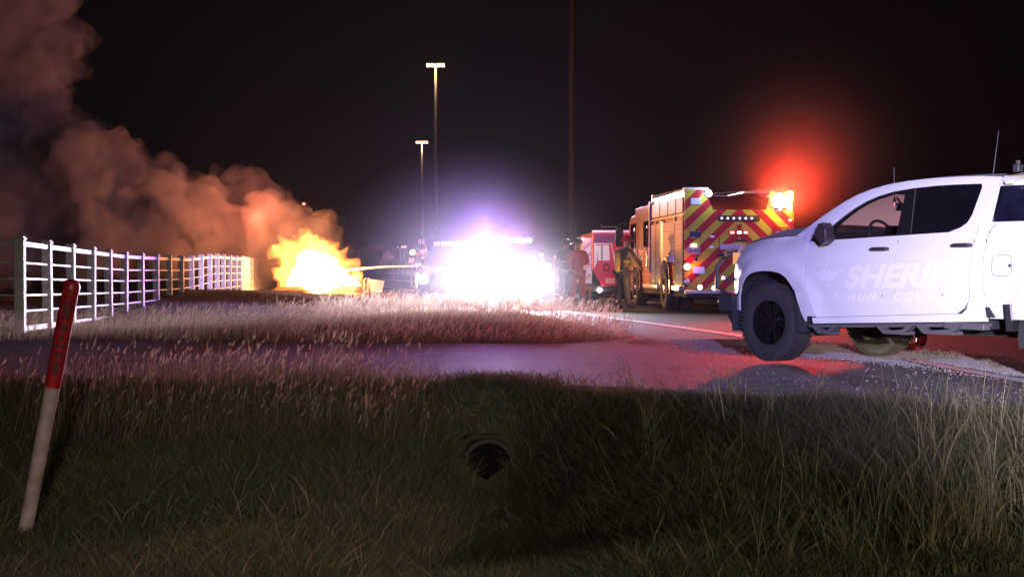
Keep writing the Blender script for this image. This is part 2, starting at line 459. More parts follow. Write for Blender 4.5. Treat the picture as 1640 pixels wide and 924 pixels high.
# loose gravel along the road edge: stones, uncountable
def stones(name, n, area, s0, s1, material, kind='stuff', z0=0.012, parent=None):
    base = np.array([(1,0,0),(-1,0,0),(0,1,0),(0,-1,0),(0,0,.7),(0,0,-.4)], float)
    fc = np.array([(0,2,4),(2,1,4),(1,3,4),(3,0,4),(2,0,5),(1,2,5),(3,1,5),(0,3,5)])
    P = area(n)
    n = len(P)
    s = rng.uniform(s0, s1, (n, 1, 1)) * rng.uniform(0.6, 1.3, (n, 6, 1))
    a = rng.uniform(0, 6.28, n); c, q = np.cos(a)[:, None], np.sin(a)[:, None]
    B = np.repeat(base[None], n, 0) * s
    X = B[..., 0] * c - B[..., 1] * q; Y = B[..., 0] * q + B[..., 1] * c
    V = np.stack([X + P[:, 0:1], Y + P[:, 1:2], B[..., 2] + P[:, 2:3] + z0], -1).reshape(-1, 3)
    Fc = (fc[None] + (np.arange(n) * 6)[:, None, None]).reshape(-1, 3)
    return np_mesh(name, V, Fc, material, kind, parent)
def np_mesh(name, V, Fc, material, kind=None, parent=None, smooth=False, colattr=None):
    me = bpy.data.meshes.new(name)
    k = Fc.shape[1]
    me.vertices.add(len(V)); me.vertices.foreach_set('co', np.ascontiguousarray(V, dtype=np.float32).ravel())
    me.loops.add(len(Fc) * k); me.loops.foreach_set('vertex_index', np.ascontiguousarray(Fc, dtype=np.int32).ravel())
    me.polygons.add(len(Fc)); me.polygons.foreach_set('loop_start', np.arange(len(Fc), dtype=np.int32) * k)
    try: me.polygons.foreach_set('loop_total', np.full(len(Fc), k, dtype=np.int32))
    except Exception: pass
    if colattr is not None:
        ca = me.attributes.new('tint', 'FLOAT', 'POINT'); ca.data.foreach_set('value', np.ascontiguousarray(colattr, dtype=np.float32))
    me.materials.append(material)
    me.update(calc_edges=True)
    o = bpy.data.objects.new(name, me); COL.objects.link(o)
    if parent is not None: o.parent = parent
    if kind: o['kind'] = kind
    return o
M['gravel'] = mat('pale_gravel', (0.42, 0.38, 0.36), 0.9, color2=(0.16, 0.14, 0.13), noise_scale=40)
def shoulder_area(n):
    y = rng.uniform(12.0, 19.5, n); t = rng.normal(0, 1, n)
    x = interp(y, [(12, 5.55), (13.5, 5.3), (15, 4.8), (16.0, 4.0), (17.5, 3.4), (19.5, 3.2)]) + t * interp(y, [(12, .33), (15, .45), (16.5, .7), (19.5, .3)])
    ln = interp(y, [(12.4, 4.62), (15.1, 4.38), (17.6, 3.90), (20.4, 3.43)])
    on = (np.abs(x - ln - .03) < .16) & (y < 15.6) & (rng.uniform(0, 1, n) < .93)
    x, y = x[~on], y[~on]; n = len(x)
    return np.stack([x, y, np.full(n, 0.006)], -1)
stones('gravel', 52000, shoulder_area, 0.004, 0.013, M['gravel'])
def sparse_area(n):
    x = rng.uniform(0.8, 5.5, n); y = interp(x, NEAR) + np.abs(rng.normal(0, 1.6, n)) + 0.1
    return np.stack([x, y, np.full(n, 0.006)], -1)
stones('scattered_gravel', 500, sparse_area, 0.006, 0.016, M['gravel'])
def edge_area(n):
    x = rng.uniform(-1.6, 4.2, n); y = interp(x, NEAR) - np.abs(rng.normal(0, 0.28, n)) + 0.05
    k = np.abs(x + .2) > .55; x, y = x[k], y[k]
    return np.stack([x, y, Tz(x, y)], -1)
stones('road_edge_rubble', 9000, edge_area, 0.008, 0.03, M['gravel'])
def wash_area(n):
    y = rng.uniform(11.7, 12.25, n); x = -0.2 + rng.normal(0, 0.13, n)
    return np.stack([x, y, Tz(x, y)], -1)
M['sand'] = mat('sandy_stone', (0.20, 0.18, 0.11), 0.95, color2=(0.10, 0.09, 0.055), noise_scale=20)
stones('sandy_rubble', 900, wash_area, 0.005, 0.020, M['sand'])
# culvert pipe under the side road
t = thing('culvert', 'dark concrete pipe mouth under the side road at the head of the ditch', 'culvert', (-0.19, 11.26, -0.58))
b = MB(); b.lathe([(0.215, 0), (0.215, 1.6), (0.185, 1.6), (0.185, 0)], 24, 'Y', (0, 0, 0), close=True); b.build('pipe', mat('concrete_pipe', (0.035, 0.032, 0.026), 0.9, noise_amt=.4), t, True)
b = MB(); b.cyl((0, .05, 0), (0, .11, 0), .184, n=24); b.build('bore_shade', mat('painted_bore_shade', (0.003, 0.003, 0.003), 1.0, spec=0.0), t)  # near-black disc painting the deep shade inside the pipe
b = MB()
ring = [(0.26 * math.cos(a), 0.22 * math.sin(a)) for a in np.linspace(0, math.pi, 13)]
outer = [(0.40 + .0, -0.02), (0.42, 0.30), (-0.42, 0.30), (-0.40, -0.02)]
b.prism([(-.22, .195), (-.15, .235), (.05, .245), (.17, .23), (.22, .19), (0, .218)], .06, .14)
b.build('headwall', mat('darkened_headwall', (0.03, 0.03, 0.018), .95, noise_amt=.5), t)  # colour darkened so the slab drops from view above the pipe mouth

# ================================================================== GRASS
def grass_mat(name, lo, hi, tip):
    m = bpy.data.materials.new(name); m.use_nodes = True
    nt = m.node_tree; b = nt.nodes['Principled BSDF']; L = nt.links.new
    at_ = nt.nodes.new('ShaderNodeAttribute'); at_.attribute_name = 'tint'
    r = nt.nodes.new('ShaderNodeValToRGB')
    r.color_ramp.elements[0].color = (*lo, 1); r.color_ramp.elements[1].color = (*tip, 1)
    e = r.color_ramp.elements.new(0.6); e.color = (*hi, 1)
    L(at_.outputs['Fac'], r.inputs['Fac']); L(r.outputs['Color'], b.inputs['Base Color'])
    b.inputs['Roughness'].default_value = 0.7; b.inputs['Specular IOR Level'].default_value = 0.25
    tl = nt.nodes.new('ShaderNodeBsdfTranslucent'); mx = nt.nodes.new('ShaderNodeMixShader'); mx.inputs[0].default_value = 0.45
    L(r.outputs['Color'], tl.inputs[0]); L(b.outputs[0], mx.inputs[1]); L(tl.outputs[0], mx.inputs[2])
    L(mx.outputs[0], nt.nodes['Material Output'].inputs['Surface'])
    return m
def blades(name, P, h, w, bend, tint, material, seg=2, lean=None):
    """P (n,3) roots; h,w,bend (n,)"""
    n = len(P)
    a = rng.uniform(0, 2 * math.pi, n); f = a + rng.uniform(-1, 1, n)
    dx, dy = np.cos(a), np.sin(a)
    bx, by = np.cos(f) * bend * h, np.sin(f) * bend * h
    if lean is not None: bx = bx + lean[0] * h; by = by + lean[1] * h
    rows = []; k = seg + 1
    V = []
    for i in range(k):
        t = i / seg
        cx = P[:, 0] + bx * t ** 2; cy = P[:, 1] + by * t ** 2; cz = P[:, 2] + h * t * (1 - 0.25 * bend * t)
        if i < seg:
            ww = w * (1 - 0.55 * t)
            V.append(np.stack([cx - dx * ww, cy - dy * ww, cz], -1)); V.append(np.stack([cx + dx * ww, cy + dy * ww, cz], -1))
        else:
            V.append(np.stack([cx, cy, cz], -1))
    V = np.stack(V, 1); m_ = V.shape[1]
    F0 = []
    for i in range(seg - 1):
        q = 2 * i; F0 += [(q, q + 1, q + 3), (q, q + 3, q + 2)]
    q = 2 * (seg - 1); F0.append((q, q + 1, q + 2))
    Fc = (np.array(F0)[None] + (np.arange(n) * m_)[:, None, None]).reshape(-1, 3)
    tv = np.repeat(tint[:, None], m_, 1)
    return np_mesh(name, V.reshape(-1, 3), Fc, material, 'stuff', colattr=tv.ravel())
def seedheads(name, P, h, lean, material, tint, size=1.0, hairs=16):
    """stalk plus a feathery head of short bristles"""
    Vs = []; Fs = []; T = []; off = 0
    for i in range(len(P)):
        p = Vector(P[i]); H = h[i]; a = random.uniform(0, 6.28)
        top = p + Vector((math.cos(a) * lean * H + 0.10 * H, math.sin(a) * lean * H, H))
        ax = (top - p).normalized()
        w = 0.003
        Vs += [(p.x - w, p.y, p.z), (p.x + w, p.y, p.z), tuple(top)]; Fs.append((off, off + 1, off + 2)); T += [0.2, 0.2, 0.6]; off += 3
        hl = random.uniform(0.09, 0.16) * size
        droop = Vector((0.32 + random.uniform(-.4, .35), random.uniform(-.3, .3), 0.62 + random.uniform(-.3, .25)))
        for k in range(hairs):
            s = k / hairs; q = top + droop * hl * s
            d = Vector((random.uniform(-1, 1), random.uniform(-1, 1), random.uniform(-.1, 1))).normalized() * (0.020 + 0.014 * (1 - s)) * size + droop * 0.02 * size
            w = 0.0018 * size
            sd = d.cross(Vector((0.2, 1, 0.1))).normalized() * w
            Vs += [tuple(q - sd), tuple(q + sd), tuple(q + d)]; Fs.append((off, off + 1, off + 2)); T += [tint[i]] * 3; off += 3
    return np_mesh(name, np.array(Vs), np.array(Fs), material, 'stuff', colattr=np.array(T))
def nfield(x, y, s, seed=0):
    """cheap smooth 2-D noise in 0..1"""
    v = 0
    for k, (a, b, c) in enumerate(((1, .7, .3), (-.6, 1.1, 1.9), (1.7, -1.3, 4.1), (.4, 2.3, 2.2))):
        v = v + np.sin(a * x * s + b * y * s + c + seed * 1.7 + k)
    return np.clip(0.5 + v / 6, 0, 1)
M['grass_near'] = grass_mat('verge_grass', (0.050, 0.056, 0.024), (0.13, 0.120, 0.062), (0.34, 0.30, 0.18))
M['grass_dry'] = grass_mat('dry_verge_grass', (0.08, 0.06, 0.03), (0.19, 0.14, 0.085), (0.36, 0.28, 0.19))
M['seed'] = grass_mat('pale_seed_heads', (0.18, 0.13, 0.08), (0.36, 0.28, 0.20), (0.60, 0.48, 0.37))
# near verge
def near_pts(n, y0=6.9, y1=13.6):
    y = y0 + (y1 - y0) * rng.uniform(0, 1, n) ** 1.15
    x = rng.uniform(-1, 1, n) * (y * 0.40 + 0.4)
    d = interp(x, NEAR) - y
    ok = d > 0.12 + 0.25 * nfield(x, y, 3.0)
    xd = -0.18 + 0.05 * (11.6 - y)
    hole = (np.abs(x - xd) < 0.20 + 0.06 * nfield(x, y, 9)) & (y > 11.0) & (y < 11.55)
    patch = (np.abs(x - xd) < 0.12 + 0.14 * nfield(x, y, 7)) & (y > 11.5) & (y < 12.3)
    ok &= ~(hole & (rng.uniform(0, 1, n) < 0.97)); ok &= ~(patch & (rng.uniform(0, 1, n) < 0.2))
    x, y = x[ok], y[ok]
    return np.stack([x, y, Tz(x, y) - 0.01], -1)
P = near_pts(230000)
d = interp(P[:, 0], NEAR) - P[:, 1]
nf = nfield(P[:, 0], P[:, 1], 1.3); nf2 = nfield(P[:, 0], P[:, 1], 4.1, 2)
h = (0.07 + 0.16 * nf * nf2 + 0.05 * rng.uniform(0, 1, len(P))) * sstep(-0.1, 0.6, d) * (0.45 + 1.1 * nfield(P[:, 0], P[:, 1], 0.8, 9))
tall = sstep(0.8, 2.6, P[:, 0]) * sstep(0.15, 0.8, d) * sstep(5.5, 1.0, d)
h = h * (1 + 0.5 * tall)
_pt = (np.abs(P[:, 0] + .2) < .4) & (P[:, 1] > 11.4); h = np.where(_pt, h * .55, h)
blades('grass', P, h, rng.uniform(0.0018, 0.0042, len(P)), rng.uniform(0.2, 1.1, len(P)), np.clip(rng.normal(0.35, 0.2, len(P)) + 0.3 * (nf - .5), 0, 1), M['grass_near'], seg=3)
# tall stalks in clumps on the right
cl = near_pts(2600); cl = cl[(cl[:, 0] > 0.9)]
w_ = rng.uniform(0, 1, len(cl)) < 0.10 + 0.75 * sstep(1.2, 2.8, cl[:, 0]) * nfield(cl[:, 0], cl[:, 1], 1.1, 5) * sstep(-0.1, 1.0, interp(cl[:, 0], NEAR) - cl[:, 1])
cl = cl[w_]
PP = np.repeat(cl, 12, 0); PP[:, :2] += rng.normal(0, 0.055, (len(PP), 2)); PP[:, 2] = Tz(PP[:, 0], PP[:, 1]) - 0.01
blades('tall_grass', PP, rng.uniform(0.20, 0.52, len(PP)), rng.uniform(0.0016, 0.0032, len(PP)), rng.uniform(0.05, 0.55, len(PP)), np.clip(rng.normal(0.6, 0.22, len(PP)), 0, 1), M['grass_near'], seg=4)
gy = rng.uniform(11.0, 12.42, 7000); gx = -0.2 + rng.normal(0, 0.34, 7000)
gk = ~((np.abs(gx + .19) < .13) & (gy < 11.40)); gx, gy = gx[gk], gy[gk]
blades('ditch_grass', np.stack([gx, gy, Tz(gx, gy) - .01], -1), rng.uniform(0.06, 0.20, len(gx)), rng.uniform(0.0018, 0.0045, len(gx)), rng.uniform(0.3, 1.2, len(gx)), np.clip(rng.normal(0.5, 0.22, len(gx)), 0, 1), M['grass_near'], seg=3)
# scattered long straws everywhere
st = near_pts(2600)
blades('straw', st, rng.uniform(0.15, 0.38, len(st)), rng.uniform(0.0015, 0.0028, len(st)), rng.uniform(0.3, 1.3, len(st)), np.clip(rng.normal(0.8, 0.15, len(st)), 0, 1), M['grass_near'], seg=5)
wd_ = near_pts(1500); wd_ = wd_[rng.uniform(0, 1, len(wd_)) < .35 + .65 * (nfield(wd_[:, 0], wd_[:, 1], 1.7, 4) > .55)]
blades('broad_weeds', wd_, rng.uniform(0.10, 0.26, len(wd_)), rng.uniform(0.004, 0.009, len(wd_)), rng.uniform(0.3, 1.4, len(wd_)), np.clip(rng.normal(0.45, 0.25, len(wd_)), 0, 1), M['grass_near'], seg=4)
# feathery seed heads on the left bank in front of the side road
x = np.concatenate([rng.normal(-1.7, 0.62, 330), rng.normal(-3.1, 0.5, 110), rng.uniform(-5.4, -0.8, 190)]); x = x[(x < -0.62)]
y = interp(x, NEAR) - rng.uniform(0.1, 2.0, len(x))
SP = np.stack([x, y, Tz(x, y)], -1)
seedheads('seed_grass', SP, rng.uniform(0.14, 0.46, len(x)) * (0.65 + 0.5 * nfield(x, y, 2.0)), 0.16, M['seed'], rng.uniform(0.35, 1.0, len(x)), 0.62, 20)
bx = np.repeat(SP[:, 0], 10) + rng.normal(0, 0.12, len(SP) * 10); by = np.repeat(SP[:, 1], 10) + rng.normal(0, 0.12, len(SP) * 10)
by = np.minimum(by, interp(bx, NEAR) - 0.08)
BP = np.stack([bx, by, Tz(bx, by) - .01], -1)
blades('bank_grass', BP, rng.uniform(0.12, 0.36, len(BP)), rng.uniform(0.0016, 0.003, len(BP)), rng.uniform(0.1, 0.6, len(BP)), np.clip(rng.normal(0.45, 0.2, len(BP)), 0, 1), M['grass_dry'], seg=3)
x = np.array([1.42, 1.5, 1.56, 1.62, 1.7, 1.45, 1.66, 1.2, 2.35, 2.6, 2.9, 3.2, 0.6]); y = interp(x, NEAR) - 0.1
seedheads('seed_grass_clump', np.stack([x, y, Tz(x, y)], -1), rng.uniform(0.14, 0.30, len(x)), 0.25, M['seed'], rng.uniform(0.5, 1, len(x)), 0.5)
# mid verge island
def mid_pts(n, y0=18.6, y1=46):
    u = rng.uniform(0, 1, n); y = y0 + (y1 - y0) * u ** 1.7
    lo = -0.375 * y - 2.0
    x = lo + rng.uniform(0, 1, n) * (grass_edge(y) - lo)
    e = y - interp(x, FARE)
    ok = (e > 0.12 + .3 * nfield(x, y, 2.2)) & (grass_edge(y) - x > 0.05 + 0.3 * nfield(x, y, 3))
    x, y = x[ok], y[ok]
    return np.stack([x, y, Tz(x, y) - 0.01], -1)
P = mid_pts(110000)
e = P[:, 1] - interp(P[:, 0], FARE)
near_strip = sstep(5.0, 0.8, e)
tuft = nfield(P[:, 0], P[:, 1], 1.5, 3)
right = sstep(-4.5, -1.2, P[:, 0])
h = (0.03 + 0.09 * near_strip * (0.4 + 0.9 * tuft) + right * 0.11 * tuft) * rng.uniform(0.6, 1.2, len(P)) * sstep(-0.2, 2.8, e) * sstep(-0.2, 1.6, grass_edge(P[:, 1]) - P[:, 0])
blades('verge_grass', P, h + 0.02, rng.uniform(0.004, 0.009, len(P)), rng.uniform(0.1, 0.8, len(P)), np.clip((rng.normal(0.5, 0.22, len(P)) + .3 * (tuft - .5)) * (0.25 + 0.75 * np.maximum(near_strip, right)), 0, 1), M['grass_dry'], seg=2)
y = 18.6 + 11.5 * rng.uniform(0, 1, 9000) ** 1.4
x = -3.8 + rng.uniform(0, 1, 9000) * (grass_edge(y) + 3.8)
ok = (y - interp(x, FARE) > 0.25) & (rng.uniform(0, 1, 9000) < 0.28 + 0.6 * nfield(x, y, 1.4, 6)) & (grass_edge(y) - x > 0.1)
x, y = x[ok], y[ok]
seedheads('verge_seed_grass', np.stack([x, y, Tz(x, y)], -1), rng.uniform(0.14, 0.40, len(x)) * (.5 + .7 * nfield(x, y, 1.8)) * sstep(-.4, 2.2, y - interp(x, FARE)), 0.2, M['seed'], rng.uniform(0.2, 1.0, len(x)), 1.2, 8)
y = 19.2 + 3.5 * rng.uniform(0, 1, 2200) ** 1.3; x = rng.uniform(-9, -3, 2200)
seedheads('fence_side_seed_grass', np.stack([x, y, Tz(x, y)], -1), rng.uniform(0.12, 0.34, len(x)), 0.2, M['seed'], rng.uniform(0.1, .7, len(x)), 0.9, 7)

# ================================================================== FENCE
path = []
y = 21.5; x = -7.7; px_, py_ = x, y
path.append((x, y))
while py_ < 76:
    yy = py_
    while True:
        yy += 0.01
        xx = float(fence_x(yy))
        if math.hypot(xx - px_, yy - py_) >= 1.93: break
    px_, py_ = xx, yy; path.append((xx, yy))
fence = thing('rail_fence', 'long white post and rail fence running away from the side road towards the fire', 'fence', (path[0][0], path[0][1], -0.1))
FO = Vector(fence.location)
def fence_top(y): return float(interp(y, [(21.5, 1.47), (31.3, 1.33), (40, 1.30), (45.6, 1.43), (55, 1.40), (78, 1.28)]))
RZ = [(-0.06, 0.075), (-0.36, 0.030), (-0.61, 0.030), (-0.87, 0.030), (-1.12, 0.030), (-1.40, 0.085)]
def post_mesh():
    b = MB(); b.box(-.075, .075, -.075, .075, -0.35, 1.52, ch=0.008)
    me = b.build('post', M['vinyl']); return me
pm = post_mesh(); cm = MB(); cm.box(-.09, .09, -.09, .09, 1.50, 1.53, ch=.006); cm.box(-.07, .07, -.07, .07, 1.53, 1.555, ch=.006); cm = cm.build('post_cap', M['vinyl'])
postd, capd = pm.data, cm.data
bpy.data.objects.remove(pm); bpy.data.objects.remove(cm)
def add_fence(root, pts, O, skip=0):
    for i, (x, y) in enumerate(pts):
        if i < skip: continue
        p = bpy.data.objects.new('post', postd); COL.objects.link(p); p.parent = root
        j = min(i + 1, len(pts) - 1); k = max(i - 1, 0)
        ang = math.atan2(pts[j][1] - pts[k][1], pts[j][0] - pts[k][0])
        p.location = (x - O.x, y - O.y, fence_top(y) - 1.50 - O.z); p.rotation_euler = (R(rng.uniform(-.6, .6)), R(rng.uniform(-.6, .6)), ang)
        c = bpy.data.objects.new('post_cap', capd); COL.objects.link(c); c.parent = p
    for i in range(len(pts) - 1):
        a, c = pts[i], pts[i + 1]
        L = math.hypot(c[0] - a[0], c[1] - a[1]); ux, uy = (c[0] - a[0]) / L, (c[1] - a[1]) / L
        for dz, hh in RZ:
            za, zc = fence_top(a[1]) + dz, fence_top(c[1]) + dz
            b = MB()
            # rails sit between the posts, slightly proud on the road side
            nx, ny = -uy, ux
            t = 0.022 if hh > .05 else 0.016
            va = Vector((a[0] + ux * .072 - O.x, a[1] + uy * .072 - O.y, za - O.z)); vc = Vector((c[0] - ux * .072 - O.x, c[1] - uy * .072 - O.y, zc - O.z))
            vs = []
            for p in (va, vc):
                for s1, s2 in ((-1, -1), (1, -1), (1, 1), (-1, 1)):
                    vs.append(p + Vector((nx * t * s1, ny * t * s1, hh * .5 * s2)))
            b.add(vs, [(0,1,2,3),(7,6,5,4),(0,4,5,1),(1,5,6,2),(2,6,7,3),(3,7,4,0)])
            b.build('rail', M['vinyl'], root, norm=True)
add_fence(fence, path, FO)
f2 = thing('rail_fence', 'unlit length of the same fence turning left behind the corner post', 'fence', (-7.9, 21.5, -0.1))
add_fence(f2, [(-7.72 - 1.93 * k, 21.5 + 0.1 * k) for k in range(0, 4)], Vector(f2.location), 1)

# ================================================================== WHITE PICKUP
tr = thing('pickup_truck', 'white crew cab pickup with pale SHERIFF lettering and a front push bar', 'pickup truck',
           (3.558, 15.257, 0.039), (0, -0.005, 2.181))
HZ = 0.41
def lerp(a, b, t): return a + (b - a) * t
def side_y(x, z):
    y = interp(z, [(0.40, .925), (0.52, .955), (0.66, .975), (0.85, .985), (1.00, .982), (1.12, .972), (1.22, .945), (1.30, .905), (1.42, .885)])
    y = float(y)
    if x > 0.05 and z > 1.08: y -= min(1, (x - .05) / .5) * 0.5 * max(0, z - 1.08) ** 1.2
    if x > -0.45 and z > 1.16: y -= 0.32 * max(0, z - 1.16) * min(1, (x + .45) / .3)
    if x > 0.15: y -= 0.20 * ((x - .15) / .6) ** 2.2
    for hx in (0.0, -3.62):
        r = math.hypot(x - hx, z - HZ)
        if r < 0.78: y += 0.030 * float(sstep(0.78, 0.64, r))
    y -= 0.010 * math.exp(-((z - 0.74) / 0.05) ** 2)
    return y
def up_y(z): return 0.90 - (z - 1.30) * 0.36
def panel(name, x0, x1, zb, zt, yf, nu, nv, material, parent, side=1, th=0.022, smooth=True, warp=None):
    vs = []; fs = []
    for j in range(nv + 1):
        v = j / nv
        for i in range(nu + 1):
            u = i / nu
            if warp: u = warp(u)
            x = lerp(x0(v), x1(v), u); z = lerp(zb(x), zt(x), v)
            vs.append((x, side * yf(x, z), z))
    n = len(vs)
    vs += [(a, b - side * th, c) for a, b, c in vs]
    W_ = nu + 1
    for j in range(nv):
        for i in range(nu):
            q = j * W_ + i
            fs.append((q, q + 1, q + W_ + 1, q + W_))
    rim = [i for i in range(W_)] + [j * W_ + nu for j in range(1, nv + 1)] + [nv * W_ + i for i in range(nu - 1, -1, -1)] + [j * W_ for j in range(nv - 1, 0, -1)]
    for k in range(len(rim)):
        a, b = rim[k], rim[(k + 1) % len(rim)]
        fs.append((a, a + n, b + n, b))
    b = MB(); b.v = vs; b.f = fs
    return b.build(name, material, parent, smooth)
K = lambda c: (lambda *_: c)
AR = 0.545
def arch(hx, zlow):
    pts = [(-.52, .40), (-.47, .50), (-.43, .62), (-.39, .73), (-.33, .83), (-.26, .90), (-.17, .943), (-.06, .962), (.06, .965), (.17, .957), (.28, .93), (.36, .888), (.43, .82), (.48, .74), (.505, .66), (.515, .54), (.52, .50)]
    def f(x):
        d = x - hx
        if -.50 < d < .5185: return float(interp(d, pts))
        return zlow(x) if callable(zlow) else zlow
        if abs(d) < AR * 0.985: return HZ + math.sqrt(AR * AR - d * d)
        return zlow(x) if callable(zlow) else zlow
    return f
zdoor = lambda x: 0.49 + max(0, (-x - .60)) * 0.055
zsill = lambda x: 0.425 + max(0, (-x - .57)) * 0.047
belt = lambda x: 1.275 + max(0, (-x - .5)) * 0.040
def fdoor_front(z): return -0.50 - 0.15 * max(0, (1.12 - z) / .62) ** 2.2
def bcut(z): return -1.655 - 0.10 * max(0, (0.95 - z) / .42) ** 2
def rcut(z): return float(interp(z, [(.58, -2.36), (.61, -2.44), (.66, -2.485), (.78, -2.52), (1.01, -2.52), (1.29, -2.53), (1.4, -2.55)]))
def gapx(z): return float(interp(z, [(.55, -2.73), (.63, -2.71), (.84, -2.665), (1.34, -2.66), (1.38, -2.70), (1.42, -2.75)]))
hood_edge = [(0.74, 1.13), (0.71, 1.20), (0.64, 1.245), (0.50, 1.275), (0.25, 1.31), (-.02, 1.33), (-.29, 1.342), (-.52, 1.342)]
def hz(x): return float(np.interp(x, [p[0] for p in hood_edge][::-1], [p[1] for p in hood_edge][::-1]))
for side in (1, -1):
    G = 0.0065
    zat = lambda v, lo, hi: lo + (hi - lo) * v
    # front wing with the wheel arch
    panel('front_wing', lambda v: fdoor_front(zat(v, .49, 1.33)) + G, lambda v: lerp(0.705, 0.60, v ** 3), arch(0, lambda x: 0.50 if x < 0 else 0.53), lambda x: hz(x) - 0.006,
          side_y, 72, 14, M['paint'], tr, side)
    panel('front_door', lambda v: bcut(zat(v, .53, 1.3)) + G, lambda v: fdoor_front(zat(v, .49, 1.28)) - G, zdoor, belt, side_y, 16, 16, M['paint'], tr, side)
    panel('rear_door', lambda v: rcut(zat(v, .59, 1.34)) + G, lambda v: bcut(zat(v, .55, 1.32)) - G, zdoor, belt, side_y, 14, 16, M['paint'], tr, side)
    panel('cab_corner', lambda v: gapx(zat(v, .6, 1.40)) + 0.008, lambda v: rcut(zat(v, .60, 1.40)) - G, lambda x: 0.575, K(1.40), side_y, 5, 14, M['paint'], tr, side)
    panel('rocker_panel', K(-2.70), K(-0.60), zsill, lambda x: zdoor(x) - 0.004, side_y, 20, 2, M['paint'], tr, side)
    # bed side with rear arch
    panel('bed_side', K(-4.80), lambda v: gapx(zat(v, .57, 1.41)) - 0.008, arch(-3.62, lambda x: 0.555), K(1.405), side_y, 90, 16, M['paint'], tr, side)
    # rear pillar beside window
    def winrear(z): return float(interp(z, [(1.342, -2.16), (1.355, -2.26), (1.385, -2.34), (1.43, -2.405), (1.49, -2.435), (1.76, -2.475), (1.79, -2.46), (1.85, -2.46)]))
    panel('rear_pillar', K(-2.655), lambda v: winrear(zat(v, 1.35, 1.80)), lambda x: belt(x) + .002, K(1.80), lambda x, z: up_y(z) + .004, 8, 12, M['paint'], tr, side)
    # wheel arch liner
    for hx in (0.0, -3.62):
        b = MB()
        prof = [(hx + AR * 1.10 * math.cos(a), HZ + AR * 1.06 * math.sin(a)) for a in np.linspace(-0.2, math.pi + .2, 22)]
        n = len(prof)
        vs = [(p[0], side * 0.955, p[1]) for p in prof] + [(p[0], side * 0.55, p[1]) for p in prof]
        b.add(vs, [(i, i + 1, n + i + 1, n + i) for i in range(n - 1)]); b.add([(hx - .6, side * .55, .3), (hx + .6, side * .55, .3), (hx + .6, side * .55, 1.05), (hx - .6, side * .55, 1.05)], [(0, 1, 2, 3)])
        b.build('arch_liner', M['black_plastic'], tr, norm=False)
    # mud flaps
    b = MB(); b.prism([(-.375, .60), (-.42, .60), (-.475, .33), (-.40, .33)], side * .80, side * 1.0); b.build('mud_flap', M['black_plastic'], tr)
    b = MB(); b.prism([(-2.925, .69), (-2.985, .69), (-3.02, .45), (-2.955, .45)], side * .88, side * 1.03); b.build('mud_flap', M['steel'] if side > 0 else M['black_plastic'], tr)
    b = MB(); b.prism([(-2.70, .655), (-2.735, .66), (-2.80, .565), (-2.72, .565)], side * .95, side * .985); b.build('bed_corner_trim', M['black_plastic'], tr)
    # running board: stepped black bar with angled drops
    b = MB()
    b.box(-2.72, -.60, *sorted((side * .88, side * 1.00)), .395, .425, rot=Matrix.Rotation(R(2.6), 3, 'Y'), at=(0.0, 0, -.068 + .03))
    for xa, xb in ((-.66, -1.02), (-1.50, -1.95), (-1.98, -2.50)):
        za, zb_ = .375 + (-xa) * .045, .375 + (-xb) * .045
        b.prism([(xa, za), (xa - .10, za - .075), (xb + .10, zb_ - .075), (xb, zb_), (xb + .05, zb_), (xb + .13, zb_ - .045), (xa - .13, za - .045), (xa - .05, za)], side * .97, side * 1.06)
        b.box(xb + .10, xa - .10, *sorted((side * .90, side * 1.055)), min(za, zb_) - .075, min(za, zb_) - .045)
    b.box(-2.72, -2.28, *sorted((side * .93, side * 1.03)), .445, .505, ch=.008)
    b.build('running_board', mat('textured_black_step', (0.09, 0.085, 0.09), 0.6), tr)
